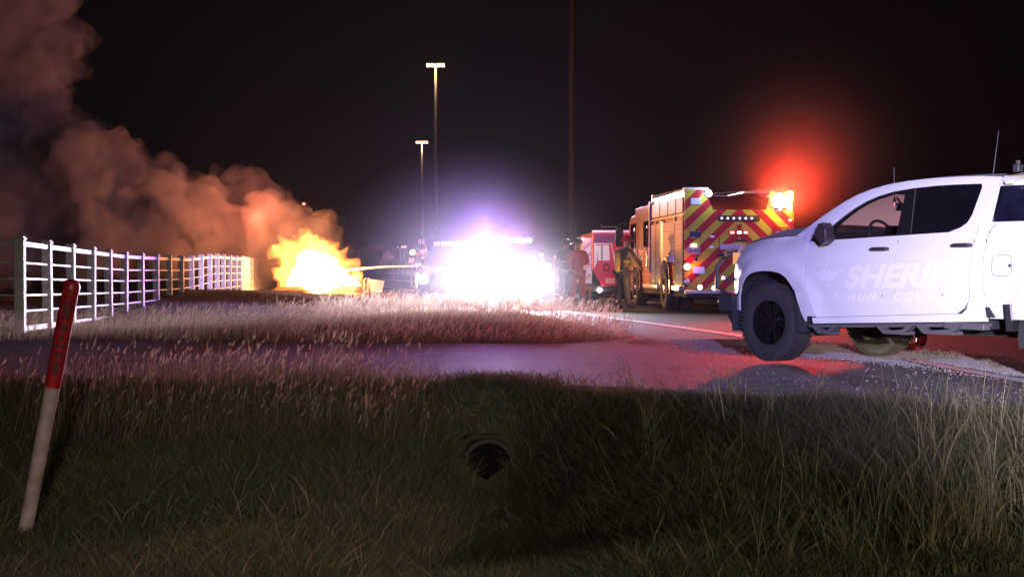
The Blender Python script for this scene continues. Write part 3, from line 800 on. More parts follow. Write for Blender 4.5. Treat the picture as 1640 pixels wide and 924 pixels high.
# A pillar / roof rail strips
ocurve = [(-.30, 1.335), (-.42, 1.42), (-.55, 1.508), (-.70, 1.60), (-.85, 1.685), (-1.0, 1.75), (-1.15, 1.795), (-1.35, 1.835), (-1.6, 1.862), (-1.9, 1.875), (-2.2, 1.875), (-2.45, 1.868), (-2.665, 1.85)]
icurve = [(-.62, 1.292), (-.68, 1.36), (-.76, 1.44), (-.87, 1.525), (-1.0, 1.61), (-1.13, 1.675), (-1.26, 1.72), (-1.45, 1.762), (-1.68, 1.785), (-1.95, 1.798), (-2.2, 1.80), (-2.45, 1.795), (-2.655, 1.79)]
for side in (1, -1):
    b = MB(); vs = []; n = len(ocurve)
    for (o_, i_) in zip(ocurve, icurve):
        for t in (0, .5, 1):
            x = lerp(o_[0], i_[0], t); z = lerp(o_[1], i_[1], t); vs.append((x, side * (up_y(z) + .006 + .012 * math.sin(t * 3.14)), z))
        vs.append((i_[0], side * (up_y(i_[1]) - .05), i_[1])); vs.append((o_[0], side * (up_y(o_[1]) - .06), o_[1] - .03))
    fs = [(i * 5 + k, i * 5 + (k + 1) % 5, (i + 1) * 5 + (k + 1) % 5, (i + 1) * 5 + k) for i in range(n - 1) for k in range(5)]
    fs += [(0, 1, 2, 3, 4), tuple((n - 1) * 5 + k for k in (4, 3, 2, 1, 0))]
    b.add(vs, fs); b.build('roof_rail', M['paint'], tr, True)
    b = MB()   # black frame inside the window opening
    fr = [(-.58, 1.285), (-.66, 1.36), (-.74, 1.44), (-.85, 1.53), (-.99, 1.617), (-1.12, 1.682), (-1.25, 1.728), (-1.44, 1.768), (-1.66, 1.79)]
    fi = [(-.80, 1.315), (-.82, 1.40), (-.88, 1.465), (-.96, 1.53), (-1.07, 1.60), (-1.17, 1.65), (-1.28, 1.69), (-1.45, 1.73), (-1.60, 1.745)]
    vs = [(x, side * (up_y(z) - .006), z) for x, z in fr] + [(x, side * (up_y(z) - .010), z) for x, z in fi]
    m_ = len(fr); fs = [(i, i + 1, m_ + i + 1, m_ + i) for i in range(m_ - 1)]
    b.add(vs, fs)
    b.add([(x, side * (up_y(z) - .008), z) for x, z in ((-1.60, belt(-1.6)), (-1.76, belt(-1.76)), (-1.74, 1.79), (-1.585, 1.785))], [(0, 1, 2, 3)])
    b.add([(x, side * (up_y(z) - .007), z) for x, z in ((-.58, 1.27), (-1.66, 1.315), (-1.66, 1.335), (-.58, 1.295))], [(0, 1, 2, 3)])
    b.build('window_frame', M['gloss_black'], tr, norm=False)
    # glass
    b = MB(); b.add([(x, side * (up_y(z) - .014), z) for x, z in [(-.62, 1.28), (-1.64, 1.32), (-1.63, 1.785)] + fr[::-1][1:-1]], [tuple(range(10))])
    b.build('front_side_window', M['glass'] if side > 0 else M['glass_film'], tr, norm=False)
    rw = [(-1.745, 1.33), (-2.0, 1.337), (-2.16, 1.342), (-2.26, 1.355), (-2.34, 1.385), (-2.405, 1.43), (-2.435, 1.49), (-2.475, 1.76), (-2.455, 1.795), (-1.735, 1.80)]
    b = MB(); b.add([(x, side * (up_y(z) - .012), z) for x, z in rw], [tuple(range(len(rw)))]); b.build('rear_side_window', M['glass_dark'], tr, norm=False)
    b = MB(); b.tube([(-1.775, side * (up_y(1.34) - .004), 1.34), (-1.70, side * (up_y(1.79) - .004), 1.79)], .006, 6); b.build('window_channel', M['steel'], tr)
    # topper window
    b = MB(); b.add([(x, side * (up_y(z) + .012), z) for x, z in ((-2.69, 1.425), (-3.9, 1.43), (-3.9, 1.765), (-2.70, 1.762))], [(0, 1, 2, 3)])
    b.build('topper_window', mat('topper_glass', (0.012, 0.012, 0.03), .1, noise_amt=.6, noise_scale=5), tr, norm=False)
    # door handles
    for hx_, hz_ in ((-1.465, 1.19), (-2.42, 1.22)):
        y0 = side_y(hx_, hz_)
        b = MB(); b.tube([(hx_ - .115, side * (y0 + .012), hz_), (hx_ - .09, side * (y0 + .038), hz_ + .002), (hx_ + .07, side * (y0 + .038), hz_), (hx_ + .115, side * (y0 + .012), hz_ - .004)], [.014, .019, .019, .014], 8)
        b.build('door_handle', M['black_plastic'], tr, True)
        b = MB(); b.lathe([(.045, 0), (.035, -.012), (.0, -.016)], 14, 'Y', (hx_ - .01, side * (y0 + .004), hz_ - .02)); b.build('handle_recess', M['decal'], tr, True)
    # mirror
    b = MB(); b.prism([(-.74, 1.335), (-.80, 1.45), (-.86, 1.46), (-.90, 1.40), (-.90, 1.27), (-.84, 1.235)], side * 0.99, side * 1.12)
    b.box(-.84, -.74, *sorted((side * .88, side * 1.02)), 1.27, 1.33, ch=.01); b.build('side_mirror', mat('dark_mirror_shell', (0.045, 0.035, 0.04), 0.3), tr, True, bevel=.015)
# roof
def sheet(name, rows, material, th=0.0):
    b = MB(); n = len(rows[0]); vs = [p for r in rows for p in r]
    b.add(vs, [(j * n + i, j * n + i + 1, (j + 1) * n + i + 1, (j + 1) * n + i) for j in range(len(rows) - 1) for i in range(n - 1)])
    return b.build(name, material, tr, True)
rows = []
for x, z in ocurve[5:]:
    yy = up_y(z) - .01
    rows.append([(x, yy * t, z + .045 * (1 - abs(t) ** 2.4)) for t in np.linspace(-1, 1, 15)])
sheet('roof', rows, M['paint'])
rows = []
for x, z in ocurve[:6]:
    yy = up_y(z) - .02
    rows.append([(x + .16 * (1 - t * t), yy * t, z + .03 * (1 - t * t)) for t in np.linspace(-1, 1, 15)])
sheet('windscreen', rows, M['glass_dusty'])
rows = []
for x in np.linspace(0.74, -0.30, 14):
    yy = 0.80 + .09 * float(sstep(.4, -.3, x)) - 0.03 * float(sstep(.4, .74, x)); z = hz(x)
    r_ = []
    for t in np.linspace(-1, 1, 23):
        bulge = 0.085 * (1 - abs(t) ** 3.0) + 0.035 * float(sstep(.75, .55, abs(t))) * float(sstep(.75, .2, x))
        if x > 0.6: bulge *= max(0.3, (0.85 - x) / 0.25)
        r_.append((x + 0.06 * (1 - t * t), yy * t, z + bulge))
    rows.append(r_)
sheet('hood', rows, M['paint'])
b = MB(); b.box(-.50, -.28, -.86, .86, 1.28, 1.325); b.build('cowl', M['black_plastic'], tr)
# inner shell: dark, closes gaps and hides the inside
b = MB(); b.box(-.52, .55, -.86, .86, .98, 1.13); b.box(-.52, .60, -.52, .52, .45, 1.10); b.box(-2.68, -.52, -.90, .90, .45, .80); b.box(-2.68, -.52, -.92, -.86, .5, 1.27); b.box(-2.68, -.52, .86, .92, .5, 1.27)
b.box(-3.04, -2.69, -.90, .90, .60, 1.30); b.box(-4.75, -3.0, -.52, .52, .60, 1.2); b.box(-4.75, -2.7, -.86, .86, 1.0, 1.38)
b.build('inner_body', M['gap'], tr)
# cab back, topper, tailgate
b = MB(); b.add([(-2.60, -.72, 1.82), (-2.60, .72, 1.82), (-2.66, .88, 1.30), (-2.66, -.88, 1.30)], [(0, 1, 2, 3)]); b.build('cab_back', M['cabin'], tr, norm=False)
b = MB()
zt = [(-2.668, 1.80), (-2.70, 1.855), (-2.95, 1.885), (-4.70, 1.86), (-4.78, 1.80)]
vs = []; nseg = 11
for x, z in zt:
    for t in np.linspace(-1, 1, nseg): vs.append((x, t * (up_y(z) + .02), z + .03 * (1 - t ** 4)))
b.add(vs, [(j * nseg + i, j * nseg + i + 1, (j + 1) * nseg + i + 1, (j + 1) * nseg + i) for j in range(4) for i in range(nseg - 1)])
for s_ in (1, -1):
    y1, y2, y3 = s_ * (up_y(1.41) + .006), s_ * (up_y(1.80) + .006), s_ * (up_y(1.77) + .006)
    b.add([(-2.662, y1, 1.405), (-4.78, y1, 1.405), (-4.78, y1, 1.432), (-2.662, y1, 1.432)], [(0, 1, 2, 3)])
    b.add([(-2.662, y3, 1.765), (-4.78, y3, 1.765), (-4.78, y2, 1.805), (-2.664, y2, 1.805)], [(0, 1, 2, 3)])
    b.add([(-3.9, y1, 1.42), (-4.78, y1, 1.42), (-4.78, y3, 1.78), (-3.9, y3, 1.78)], [(0, 1, 2, 3)])
b.add([(-4.78, -.88, 1.40), (-4.78, .88, 1.40), (-4.74, .72, 1.80), (-4.74, -.72, 1.80)], [(0, 1, 2, 3)])
b.add([(-2.69, -.88, 1.40), (-2.69, .88, 1.40), (-2.70, .72, 1.80), (-2.70, -.72, 1.80)], [(0, 1, 2, 3)])
b.build('bed_topper', M['paint'], tr, norm=False)
b = MB(); b.box(-4.83, -4.79, -.84, .84, .62, 1.40, ch=.01); b.build('tailgate', M['paint'], tr)
b = MB(); b.box(-4.98, -4.80, -.95, .95, .50, .66, ch=.03); b.build('rear_bumper', M['chrome'], tr)
for s_ in (1, -1):
    b = MB(); b.box(-4.84, -4.76, *sorted((s_ * .85, s_ * .985)), .95, 1.36, ch=.01); b.build('tail_lamp', M['lens_red'], tr)
# rack gear on topper front edge
b = MB(); b.box(-2.86, -2.80, .66, .74, 1.885, 1.955, ch=.008); b.cyl((-2.83, .70, 1.95), (-2.83, .70, 1.99), .02); b.tube([(-2.86, .66, 1.94), (-2.95, .45, 1.95), (-3.05, .3, 1.95)], .012); b.box(-3.5, -2.9, .40, .62, 1.90, 1.94)
b.build('roof_gear', M['black_plastic'], tr)
b = MB(); b.box(-2.86, -2.78, .79, .83, 1.775, 1.81, ch=.006); b.build('marker_lamp', M['lens_clear'], tr)
for (x0_, z0_, x1_, z1_) in ((-2.06, 1.91, -2.12, 2.36), (-.85, 1.72, -.84, 2.06)):
    b = MB(); b.cyl((x0_, 0, z0_ - .02), (x0_, 0, z0_ + .03), .018, .008); b.tube([(x0_, 0, z0_), (x1_, 0.0, z1_)], [.005, .0025], 6); b.build('antenna', M['black_plastic'], tr)
# fuel door outline
b = MB()
cx_, cz_ = -2.865, 1.035; ring = []
for k in range(28):
    a = 2 * math.pi * k / 28; c, s_ = math.cos(a), math.sin(a)
    x = cx_ + .105 * math.copysign(abs(c) ** .55, c); z = cz_ + .095 * math.copysign(abs(s_) ** .55, s_); ring.append((x, side_y(x, z) + .001, z))
b.tube(ring + [ring[0]], .0028, 5); b.build('fuel_door_seam', mat('seam_shadow_line', (0.12, 0.11, 0.14), .7), tr)
b = MB(); b.box(-2.96, -2.945, .975, .992, 1.02, 1.05); b.build('fuel_door_catch', M['gap'], tr)
# headlamps, grille, bumper, push bar
for s_ in (1, -1):
    b = MB(); b.prism([(.70, 1.03), (.60, 1.06), (.56, 1.15), (.70, 1.165)], s_ * .60, s_ * .852); b.build('headlamp', M['lens_amber'], tr, bevel=.008)
b = MB(); b.box(.66, .74, -.70, .70, .72, 1.14)
b.build('grille', M['black_plastic'], tr)
for k in range(7):
    b = MB(); b.box(.735, .765, -.66, .66, .76 + k * .055, .785 + k * .055); b.build('grille_bar', M['gloss_black'], tr)
b = MB(); b.prism([(.60, .50), (.60, .70), (.74, .72), (.84, .70), (.87, .62), (.84, .50)], -.93, .93); b.build('front_bumper', M['black_plastic'], tr, bevel=.03)
b = MB(); b.prism([(.56, .40), (.56, .50), (.80, .50), (.72, .38)], -.85, .85); b.build('air_dam', M['black_plastic'], tr)
b = MB()
for s_ in (-1, 1):
    b.prism([(.92, .60), (.99, .60), (1.03, .80), (1.06, 1.02), (1.03, 1.19), (.98, 1.19), (1.0, 1.0), (.97, .82)], s_ * .30, s_ * .34)
b.tube([(.80, .84, .70), (1.0, .80, .76), (1.06, .74, 1.0), (1.03, .60, 1.15), (1.03, 0, 1.18), (1.03, -.60, 1.15), (1.06, -.74, 1.0), (1.0, -.80, .76), (.80, -.84, .70)], .030, 10)
b.tube([(.80, .86, 1.14), (.98, .80, 1.13), (1.03, .60, 1.13)], .022, 8)
b.tube([(1.03, .68, .86), (1.04, 0, .86), (1.03, -.68, .86)], .022, 8); b.tube([(.90, .80, .88), (1.03, .68, .86)], .022, 8)
b.build('push_bar', mat('dark_push_bar', (0.25, 0.24, 0.24), .3, metal=.7), tr, True)
# chassis
b = MB(); b.box(-4.7, .6, -.45, .45, .36, .46); b.box(-.12, .12, -.80, .80, .34, .46); b.cyl((-3.62, -.80, .40), (-3.62, .80, .40), .07); b.build('chassis', M['gap'], tr)
# wheels
def tyre_mesh(b_, n=44, lug=True):
    b_.lathe([(.235, -.115), (.28, -.128), (.36, -.132), (.395, -.122), (.405, -.10), (.405, .10), (.395, .122), (.36, .132), (.28, .128), (.235, .115), (.235, -.115)], n, 'Y')
    if lug:
        for k in range(56):
            a = 2 * math.pi * k / 56
            for sgn in (-1, 1):
                rt = Matrix.Rotation(a + (0.05 if sgn > 0 else 0), 3, 'Y')
                b_.box(-.013, .013, *(sorted((sgn * .055, sgn * .128))), .398, .416, rot=rt)
            rt = Matrix.Rotation(a + 0.025, 3, 'Y'); b_.box(-.012, .012, -.045, .045, .40, .415, rot=rt)
def wheel(parent, loc, side, tm, rm, name='wheel', scale=1.0):
    w = bpy.data.objects.new(name, None); COL.objects.link(w); w.parent = parent; w.location = loc
    w.scale = (scale, scale * side, scale)
    b_ = MB(); tyre_mesh(b_); b_.build('tyre', tm, w, True)
    b_ = MB(); b_.lathe([(.24, .118), (.228, .112), (.222, .05), (.215, -.10), (.0, -.10)], 36, 'Y')
    for k in range(6):
        a = k * math.pi / 3
        for da in (-.17, .17):
            rt = Matrix.Rotation(a, 3, 'Y')
            vs = [Vector((da * .10 * 2 - .014, .085, .05)), Vector((da * .2 + .014, .085, .05)), Vector((da * .42 + .020, .100, .222)), Vector((da * .42 - .020, .100, .222))]
            vs2 = [v - Vector((0, .05, 0)) for v in vs]
            b_.add([rt @ v for v in vs + vs2], [(0, 1, 2, 3), (7, 6, 5, 4), (0, 4, 5, 1), (1, 5, 6, 2), (2, 6, 7, 3), (3, 7, 4, 0)])
    b_.build('rim', rm, w, True)
    b_ = MB(); b_.lathe([(.065, .05), (.062, .095), (.03, .105), (0, .105)], 18, 'Y')
    b_.build('hub_cap', rm, w, True)
    for k in range(6):
        b_ = MB(); a = k * math.pi / 3 + .5; b_.cyl((.082 * math.cos(a), .085, .082 * math.sin(a)), (.082 * math.cos(a), .102, .082 * math.sin(a)), .010, n=6)
        b_.build('wheel_nut', M['steel'], w)
    return w
wheel(tr, (0.03, .845, .41), 1, M['rubber'], M['rim']); wheel(tr, (0.03, -.845, .41), -1, M['rubber_dusty'], M['rim'])
wheel(tr, (-3.62, .845, .41), 1, M['rubber'], M['rim']); wheel(tr, (-3.62, -.845, .41), -1, M['rubber_dusty'], M['rim'])
# cabin
b = MB(); b.prism([(-.35, 1.22), (-.45, 1.36), (-.85, 1.37), (-.95, 1.25), (-.95, .9), (-.35, .9)], -.84, .84); b.build('dashboard', M['cabin'], tr, True)
b = MB(); vs = [(-1.02 + .06 * math.cos(a) , .40 + .19 * math.cos(a + 1.57), 1.30 + .19 * math.sin(a + 1.57)) for a in np.linspace(0, 2 * math.pi, 25)]
b.tube(vs, .016, 6); b.tube([(-1.0, .40, 1.30), (-.8, .40, 1.22)], .03); b.box(-1.05, -.99, .32, .48, 1.26, 1.34); b.build('steering_wheel', M['cabin'], tr, True)
for s_ in (-1, 1):
    for sx in (-1.62, -2.42):
        b = MB(); b.box(sx - .08, sx + .42, s_ * .42 - .25, s_ * .42 + .25, .80, .98, ch=.04); b.box(sx - .22, sx - .04, s_ * .42 - .24, s_ * .42 + .24, .95, 1.46, ch=.05, rot=None); b.box(sx - .20, sx - .10, s_ * .42 - .13, s_ * .42 + .13, 1.46, 1.64, ch=.03)
        b.build('seat', M['cabin'], tr, True)
b = MB(); b.box(-.98, -.95, -.13, .13, 1.60, 1.68, ch=.01); b.tube([(-.95, 0, 1.66), (-.88, 0, 1.74)], .012); b.build('rear_view_mirror', M['gloss_black'], tr)
b = MB(); b.box(-1.15, -1.0, .05, .35, 1.335, 1.36, ch=.01); b.box(-1.06, -1.02, .05, .35, 1.35, 1.44); b.build('laptop', M['gloss_black'], tr)
# decals: real lettering laid on the door skin
def text_mesh(name, body, size, x_left, z_base, length, parent, material, shear=0.0, off=0.0, yfun=None, spacing=1.0, sgn=-1, th=0.0):
    cu = bpy.data.curves.new(name, 'FONT'); cu.body = body; cu.size = size; cu.shear = shear; cu.offset = off; cu.space_character = spacing
    o = bpy.data.objects.new(name, cu); COL.objects.link(o)
    dg = bpy.context.evaluated_depsgraph_get(); dg.update()
    me = bpy.data.meshes.new_from_object(o.evaluated_get(dg)); bpy.data.objects.remove(o)
    xs_ = [v.co.x for v in me.vertices]; w = max(xs_) - min(xs_); x0_ = min(xs_)
    k = length / w if length else 1
    bm = bmesh.new(); bm.from_mesh(me)
    bmesh.ops.subdivide_edges(bm, edges=[e for e in bm.edges if e.calc_length() > .08], cuts=2)
    bmesh.ops.triangulate(bm, faces=bm.faces[:]); bm.to_mesh(me); bm.free()
    for v in me.vertices:
        v.co = yfun((v.co.x - x0_) * k, v.co.y)
    me.materials.clear(); me.materials.append(material); me.update()
    o = bpy.data.objects.new(name, me); COL.objects.link(o)
    if parent is not None: o.parent = parent
    return o
def on_door(xl, zb_, slope=0.0):
    def f(u, v):
        x = xl - u; z = zb_ + v + slope * u
        return Vector((x, side_y(x, z) + .0012, z))
    return f
text_mesh('door_lettering', 'SHERIFF', .30, 0, 0, 1.48, tr, M['decal'], shear=0.30, off=0.012, yfun=on_door(-1.03, .805, .035))
text_mesh('door_lettering', 'HUNT COUNTY', .105, 0, 0, 1.32, tr, M['decal'], shear=0.25, off=0.004, yfun=on_door(-1.07, .675, .03), spacing=1.6)
b = MB()
star = []
for k in range(10):
    a = math.pi / 2 + k * math.pi / 5; r = .165 if k % 2 == 0 else .085
    x = -.80 + r * math.cos(a); z = .90 + r * math.sin(a); star.append((x, side_y(x, z) + .0014, z))
b.add(star + [(-.80, side_y(-.8, .9) + .0014, .90)], [(i, (i + 1) % 10, 10) for i in range(10)])
for k in range(5):
    a = math.pi / 2 + k * 2 * math.pi / 5
    x = -.80 + .195 * math.cos(a); z = .90 + .215 * math.sin(a)
    q = [(x + .016 * math.cos(t), side_y(x, z) + .004, z + .016 * math.sin(t)) for t in np.linspace(0, 2 * math.pi, 9)[:-1]]
    b.add(q, [tuple(range(8))])
b.build('star_badge', M['decal'], tr, norm=False)

# ================================================================== FIRE ENGINE
def er(px, py): return ((px - 820) / 70.97 - 5.12, 1.05 + (427 - py) / 70.97)
fe = thing('fire_engine', 'red fire engine seen from behind with red and yellow chevrons and silver roller doors',
           'fire engine', (5.12, 31.0, 0.0), (0, 0, 0.068))
b = MB(); b.prism([(-1.25, .50), (1.25, .50), (1.25, 2.74), (.72, 2.74), (.62, 2.33), (-.60, 2.33), (-.78, 2.78), (-1.25, 2.78)], -0.02, 0.0)
b.build('rear_panel', M['chevron'], fe)
b = MB(); b.box(-1.24, -.80, 0.005, 4.3, .50, 2.77); b.box(.74, 1.24, 0.005, 4.3, .50, 2.73); b.box(-.80, .74, .005, 4.3, .50, 2.32)
b.build('body', M['engine_red'], fe)
sheet_v = [(-.79, .02, 2.34), (.73, .02, 2.34), (.73, 1.3, 2.70), (-.79, 1.3, 2.70), (.73, 4.25, 2.74), (-.79, 4.25, 2.74)]
obj_from('hose_bed_cover', sheet_v, [(0, 1, 2, 3), (3, 2, 4, 5)], mat('red_vinyl_cover', (0.22, 0.01, 0.012), .6, noise_amt=.4, noise_scale=5), fe)
b = MB(); b.tube([(-.4, .9, 2.74), (.2, .7, 2.78), (1.2, .3, 2.84)], .012); b.box(.30, 1.2, .8, 2.5, 2.75, 2.79); b.build('ladder', M['steel'], fe)
b = MB(); b.box(-1.27, -.70, -.03, .10, 2.775, 2.83, ch=.01); b.build('top_rail', M['white_paint'], fe)
b = MB(); b.tube([(-1.23, 0, 2.80), (-1.23, 4.3, 2.84)], .025); b.tube([(-1.23, 0.1, 2.66), (-1.23, 4.3, 2.70)], .012); b.build('side_rail', M['chrome'], fe)
# left side panels
M['roller'] = mat('satin_aluminium_roller', (0.36, 0.27, 0.20), 0.5, metal=0.25, noise_amt=.15, noise_scale=6)
xs_ = -1.25
for (y0, y1) in ((0.12, 1.02), (1.10, 2.55), (2.95, 3.55), (3.62, 4.25)):
    z0 = .62 if not (y0 > 1.0 and y1 < 2.7) else 1.28
    b = MB(); n = int((2.15 - z0) / .055); pr = []
    for k in range(n):
        z = z0 + k * .055; pr += [(z, 0.0), (z + .012, .012), (z + .043, .012), (z + .052, 0.0)]
    vs = [(xs_ - .012 - d_, y0, z) for z, d_ in pr] + [(xs_ - .012 - d_, y1, z) for z, d_ in pr]; m_ = len(pr)
    b.add(vs, [(i, i + 1, m_ + i + 1, m_ + i) for i in range(m_ - 1)]); b.build('roller_door', M['roller'], fe, norm=False)
    b = MB()
    for yy in (y0 - .03, y1 + .03): b.box(xs_ - .02, xs_, yy - .02, yy + .02, z0 - .03, 2.20)
    b.build('door_frame', M['black_plastic'], fe)
b = MB(); b.box(xs_ - .03, xs_, .02, 4.3, 2.20, 2.235); b.build('trim_strip', M['chrome'], fe)
for (y0, y1) in ((.15, .9), (1.0, 1.9), (2.0, 3.0), (3.1, 4.2)):
    b = MB(); b.box(xs_ - .015, xs_, y0, y1, 2.28, 2.62, ch=.004); b.build('upper_locker', mat('dark_locker_paint', (0.07, 0.025, 0.02), .45, noise_amt=.5, noise_scale=4), fe)
b = MB(); b.box(xs_ - .02, xs_, 2.6, 3.0, .6, 2.15); b.build('pump_panel', M['steel'], fe)
b = MB(); b.box(xs_ - .12, xs_ + .02, .02, .9, .50, .60, ch=.01); b.box(xs_ - .12, xs_, 2.9, 5.0, .50, .60, ch=.01); b.build('side_step', M['chrome'], fe)
b = MB(); b.box(xs_ - .06, xs_, 1.3, 1.75, 1.32, 1.40); b.box(xs_ - .06, xs_, 1.55, 1.75, 1.16, 1.30); b.build('grab_handle', M['chrome'], fe)
b = MB(); b.box(xs_ - .05, xs_ - .005, 4.35, 4.50, .9, 2.72, ch=.01); b.build('corner_post', mat('blue_post', (0.03, 0.06, 0.4), .3), fe)
# cab
b = MB(); b.prism([(4.55, .50), (8.5, .50), (8.5, 1.45), (8.25, 2.35), (7.95, 2.46), (7.2, 2.48), (7.15, 2.66), (4.55, 2.68)], -1.22, 1.22, 'YZ'); b.build('cab', M['engine_red'], fe, bevel=.04)
for (y0, y1) in ((4.8, 5.7), (6.95, 7.9)):
    b = MB(); b.box(-1.236, -1.22, y0, y1, 1.55, 2.25, ch=.005); b.build('cab_window', M['glass_dark'], fe)
for y0 in (4.7, 6.75):
    b = MB(); b.box(-1.232, -1.22, y0, y0 + 1.15, .62, 2.36, ch=.004); b.build('cab_door', M['engine_red'], fe)
    b = MB(); b.tube([(-1.24, y0 + .05, 1.0), (-1.30, y0 + .05, 1.05), (-1.30, y0 + .05, 2.1), (-1.24, y0 + .05, 2.15)], .018); b.build('grab_rail', M['chrome'], fe, True)
    b = MB(); b.box(-1.26, -1.22, y0 + .3, y0 + .5, 1.35, 1.47, ch=.005); b.build('door_latch', M['chrome'], fe)
b = MB(); b.tube([(-1.22, 8.2, 2.25), (-1.45, 8.35, 2.28), (-1.48, 8.35, 1.9)], .018); b.box(-1.60, -1.38, 8.30, 8.42, 1.62, 2.12, ch=.03); b.build('side_mirror', M['black_plastic'], fe, True)
b = MB(); b.box(-1.1, 1.1, 7.2, 7.5, 2.50, 2.64, ch=.02); b.build('roof_light_bar', M['lens_clear'], fe)
b = MB(); b.box(-1.2, 1.2, 4.6, 4.64, 2.3, 2.9); b.build('rack', M['steel'], fe)
# wheels and arches
for yy in (2.2, 6.6):
    b = MB(); pr = [(.60, -.14), (.60, .02)]
    for s_ in (-1, 1):
        vs = []
        for a in np.linspace(-.35, math.pi + .35, 22):
            for r_, dx in ((.62, 0), (.66, .05), (.60, .05)): vs.append((s_ * (1.25 + dx), yy + r_ * math.cos(a), .62 + r_ * math.sin(a)))
        b = MB(); b.add(vs, [(i * 3 + k, i * 3 + k + 1, i * 3 + k + 4, i * 3 + k + 3) for i in range(21) for k in range(2)]); b.build('arch_trim', M['chrome'], fe, True, norm=False)
        b = MB(); b.cyl((s_ * 1.10, yy, .62), (s_ * 1.256, yy, .62), .60, n=32); b.build('wheel_well', M['gap'], fe)
        w = bpy.data.objects.new('wheel', None); COL.objects.link(w); w.parent = fe; w.location = (s_ * 1.17, yy, .50)
        b = MB(); b.lathe([(.28, -.15), (.46, -.15), (.50, -.11), (.50, .11), (.46, .15), (.28, .15), (.28, -.15)], 36, 'X'); b.build('tyre', M['rubber'], w, True)
        b = MB(); b.lathe([(.28, s_ * .13), (.24, s_ * .06), (.12, s_ * .05), (.10, s_ * .15), (0, s_ * .15)], 28, 'X'); b.build('rim', M['chrome'], w, True)
        if yy < 3:
            b = MB(); b.lathe([(.28, -.15), (.46, -.15), (.50, -.11), (.50, .11), (.46, .15), (.28, .15), (.28, -.15)], 30, 'X', (-s_ * .36, 0, 0)); b.build('inner_tyre', M['rubber'], w, True)
b = MB(); b.box(-1.2, 1.2, -.02, 8.2, .36, .50); b.box(-.5, .5, .1, 8, .30, .36); b.build('chassis', M['gap'], fe)
b = MB(); b.box(-1.25, 1.25, -.14, -.02, .44, .52, ch=.01); b.build('rear_step', M['steel'], fe)
b = MB(); b.box(-1.18, -.62, 2.55, 2.57, .12, .52); b.box(.62, 1.18, 2.55, 2.57, .12, .52); b.build('mud_flap', M['black_plastic'], fe)
# rear fittings ------------------------------------------------------
def rbox(name, px0, py0, px1, py1, d0, d1, m_, ch=0.01, par=None):
    x0, z0 = er(px0, py1); x1, z1 = er(px1, py0)
    b = MB(); b.box(x0, x1, -d1, -d0, z0, z1, ch=ch); return b.build(name, m_, par or fe)
blue_lens = mat('blue_white_lens', (0.35, 0.42, 0.9), .2, emis=(0.35, 0.45, 1.0), estr=.45)
dark_lens = mat('unlit_blue_lens', (0.06, 0.06, 0.18), .15)
rbox('warning_lamp', 1104.5, 318, 1121, 328, .02, .06, blue_lens, .015)
rbox('warning_lamp', 1103, 371, 1121, 381, .02, .06, dark_lens, .015)
rbox('warning_lamp', 1109, 427.5, 1127, 438, .02, .06, blue_lens, .015)
for z_ in (431, 434.5): rbox('lamp_rib', 1110, z_ - .3, 1126, z_ + .3, .06, .064, M['white_paint'], 0)
white_hot = emat('white_lamp_glass', (1.0, 0.97, 1.0), 40)
red_hot = emat('red_lamp_glass', (1.0, 0.10, 0.10), 14)
def rdisc(name, px, py, r, m_, d=.05, par=None):
    x, z = er(px, py); b = MB(); b.lathe([(r * 1.25, 0), (r * 1.25, -.03), (r, -.04)], 16, 'Y', (x, -.02, z)); b.build('lamp_bezel', M['chrome'], fe, True, norm=False)
    b = MB(); b.lathe([(r, -.03), (r * .8, -.05), (0, -.06)], 16, 'Y', (x, -.02, z)); return b.build(name, m_, fe, True)
rdisc('scene_lamp', 1133, 310.5, .075, emat('scene_lamp_glass', (.9, .92, 1.0), 30))
rdisc('tail_lamp', 1099, 427, .075, emat('tail_lamp_glass', (1.0, .35, .30), 12))
rdisc('lower_lamp', 1099, 451, .07, M['lens_clear'])
rdisc('reversing_lamp', 1119.5, 460, .055, emat('rev_lamp_glass', (1.0, .8, .65), 8))
rdisc('reversing_lamp', 1142.5, 461.5, .055, emat('rev_lamp_glass', (1.0, .75, .6), 8))
rdisc('socket', 1113, 416, .035, M['gloss_black'])
rbox('license_plate', 1099, 395.5, 1120, 407, .022, .032, mat('licence_plate_white', (0.42, 0.38, 0.55), .5), .002)
rbox('plate_lamp', 1105, 391.5, 1114, 395, .02, .06, emat('plate_lamp_glass', (1, .95, .85), 6), .004)
rbox('cabinet_door', 1124.5, 366, 1149, 403, .002, .018, mat('reflective_silver_panel', (0.50, 0.46, 0.62), .3, metal=.4, color2=(0.40, 0.12, 0.38), noise_scale=3), .004)
rbox('door_latch', 1136, 377.5, 1143, 380.5, .018, .035, blue_lens, .003); rbox('door_latch', 1136, 394.5, 1142, 397.5, .018, .035, blue_lens, .003)
x, z0 = er(1150, 432); _, z1 = er(1150, 380)
b = MB(); b.tube([(x, -.02, z0), (x, -.09, z0 + .03), (x, -.09, z1 - .03), (x, -.02, z1)], .016); b.build('grab_rail', M['engine_red'], fe, True)
rbox('traffic_advisor', 1148, 345.5, 1217, 354.5, .02, .07, M['black_plastic'], .03)
for k in range(6): rbox('advisor_lamp', 1153 + k * 9.7, 348.6, 1155.6 + k * 9.7, 351.4, .07, .08, emat('advisor_lamp_glass', (.6, .72, 1.0), 5), .0)
rbox('brake_lamp_housing', 1166, 369, 1199, 376, .02, .05, M['engine_red'], .01)
for px in (1171.5, 1183, 1193.5): rbox('brake_lamp', px - 3.2, 370.8, px + 3.2, 374.4, .05, .065, red_hot if px != 1183 else emat('brake_lamp_glass', (1, .55, .5), 10), .006)
rbox('camera_housing', 1179, 360, 1187, 366, .02, .08, M['engine_red'], .006)
rbox('maker_plate', 1174, 383, 1194, 387.5, .02, .03, M['black_plastic'], .01)
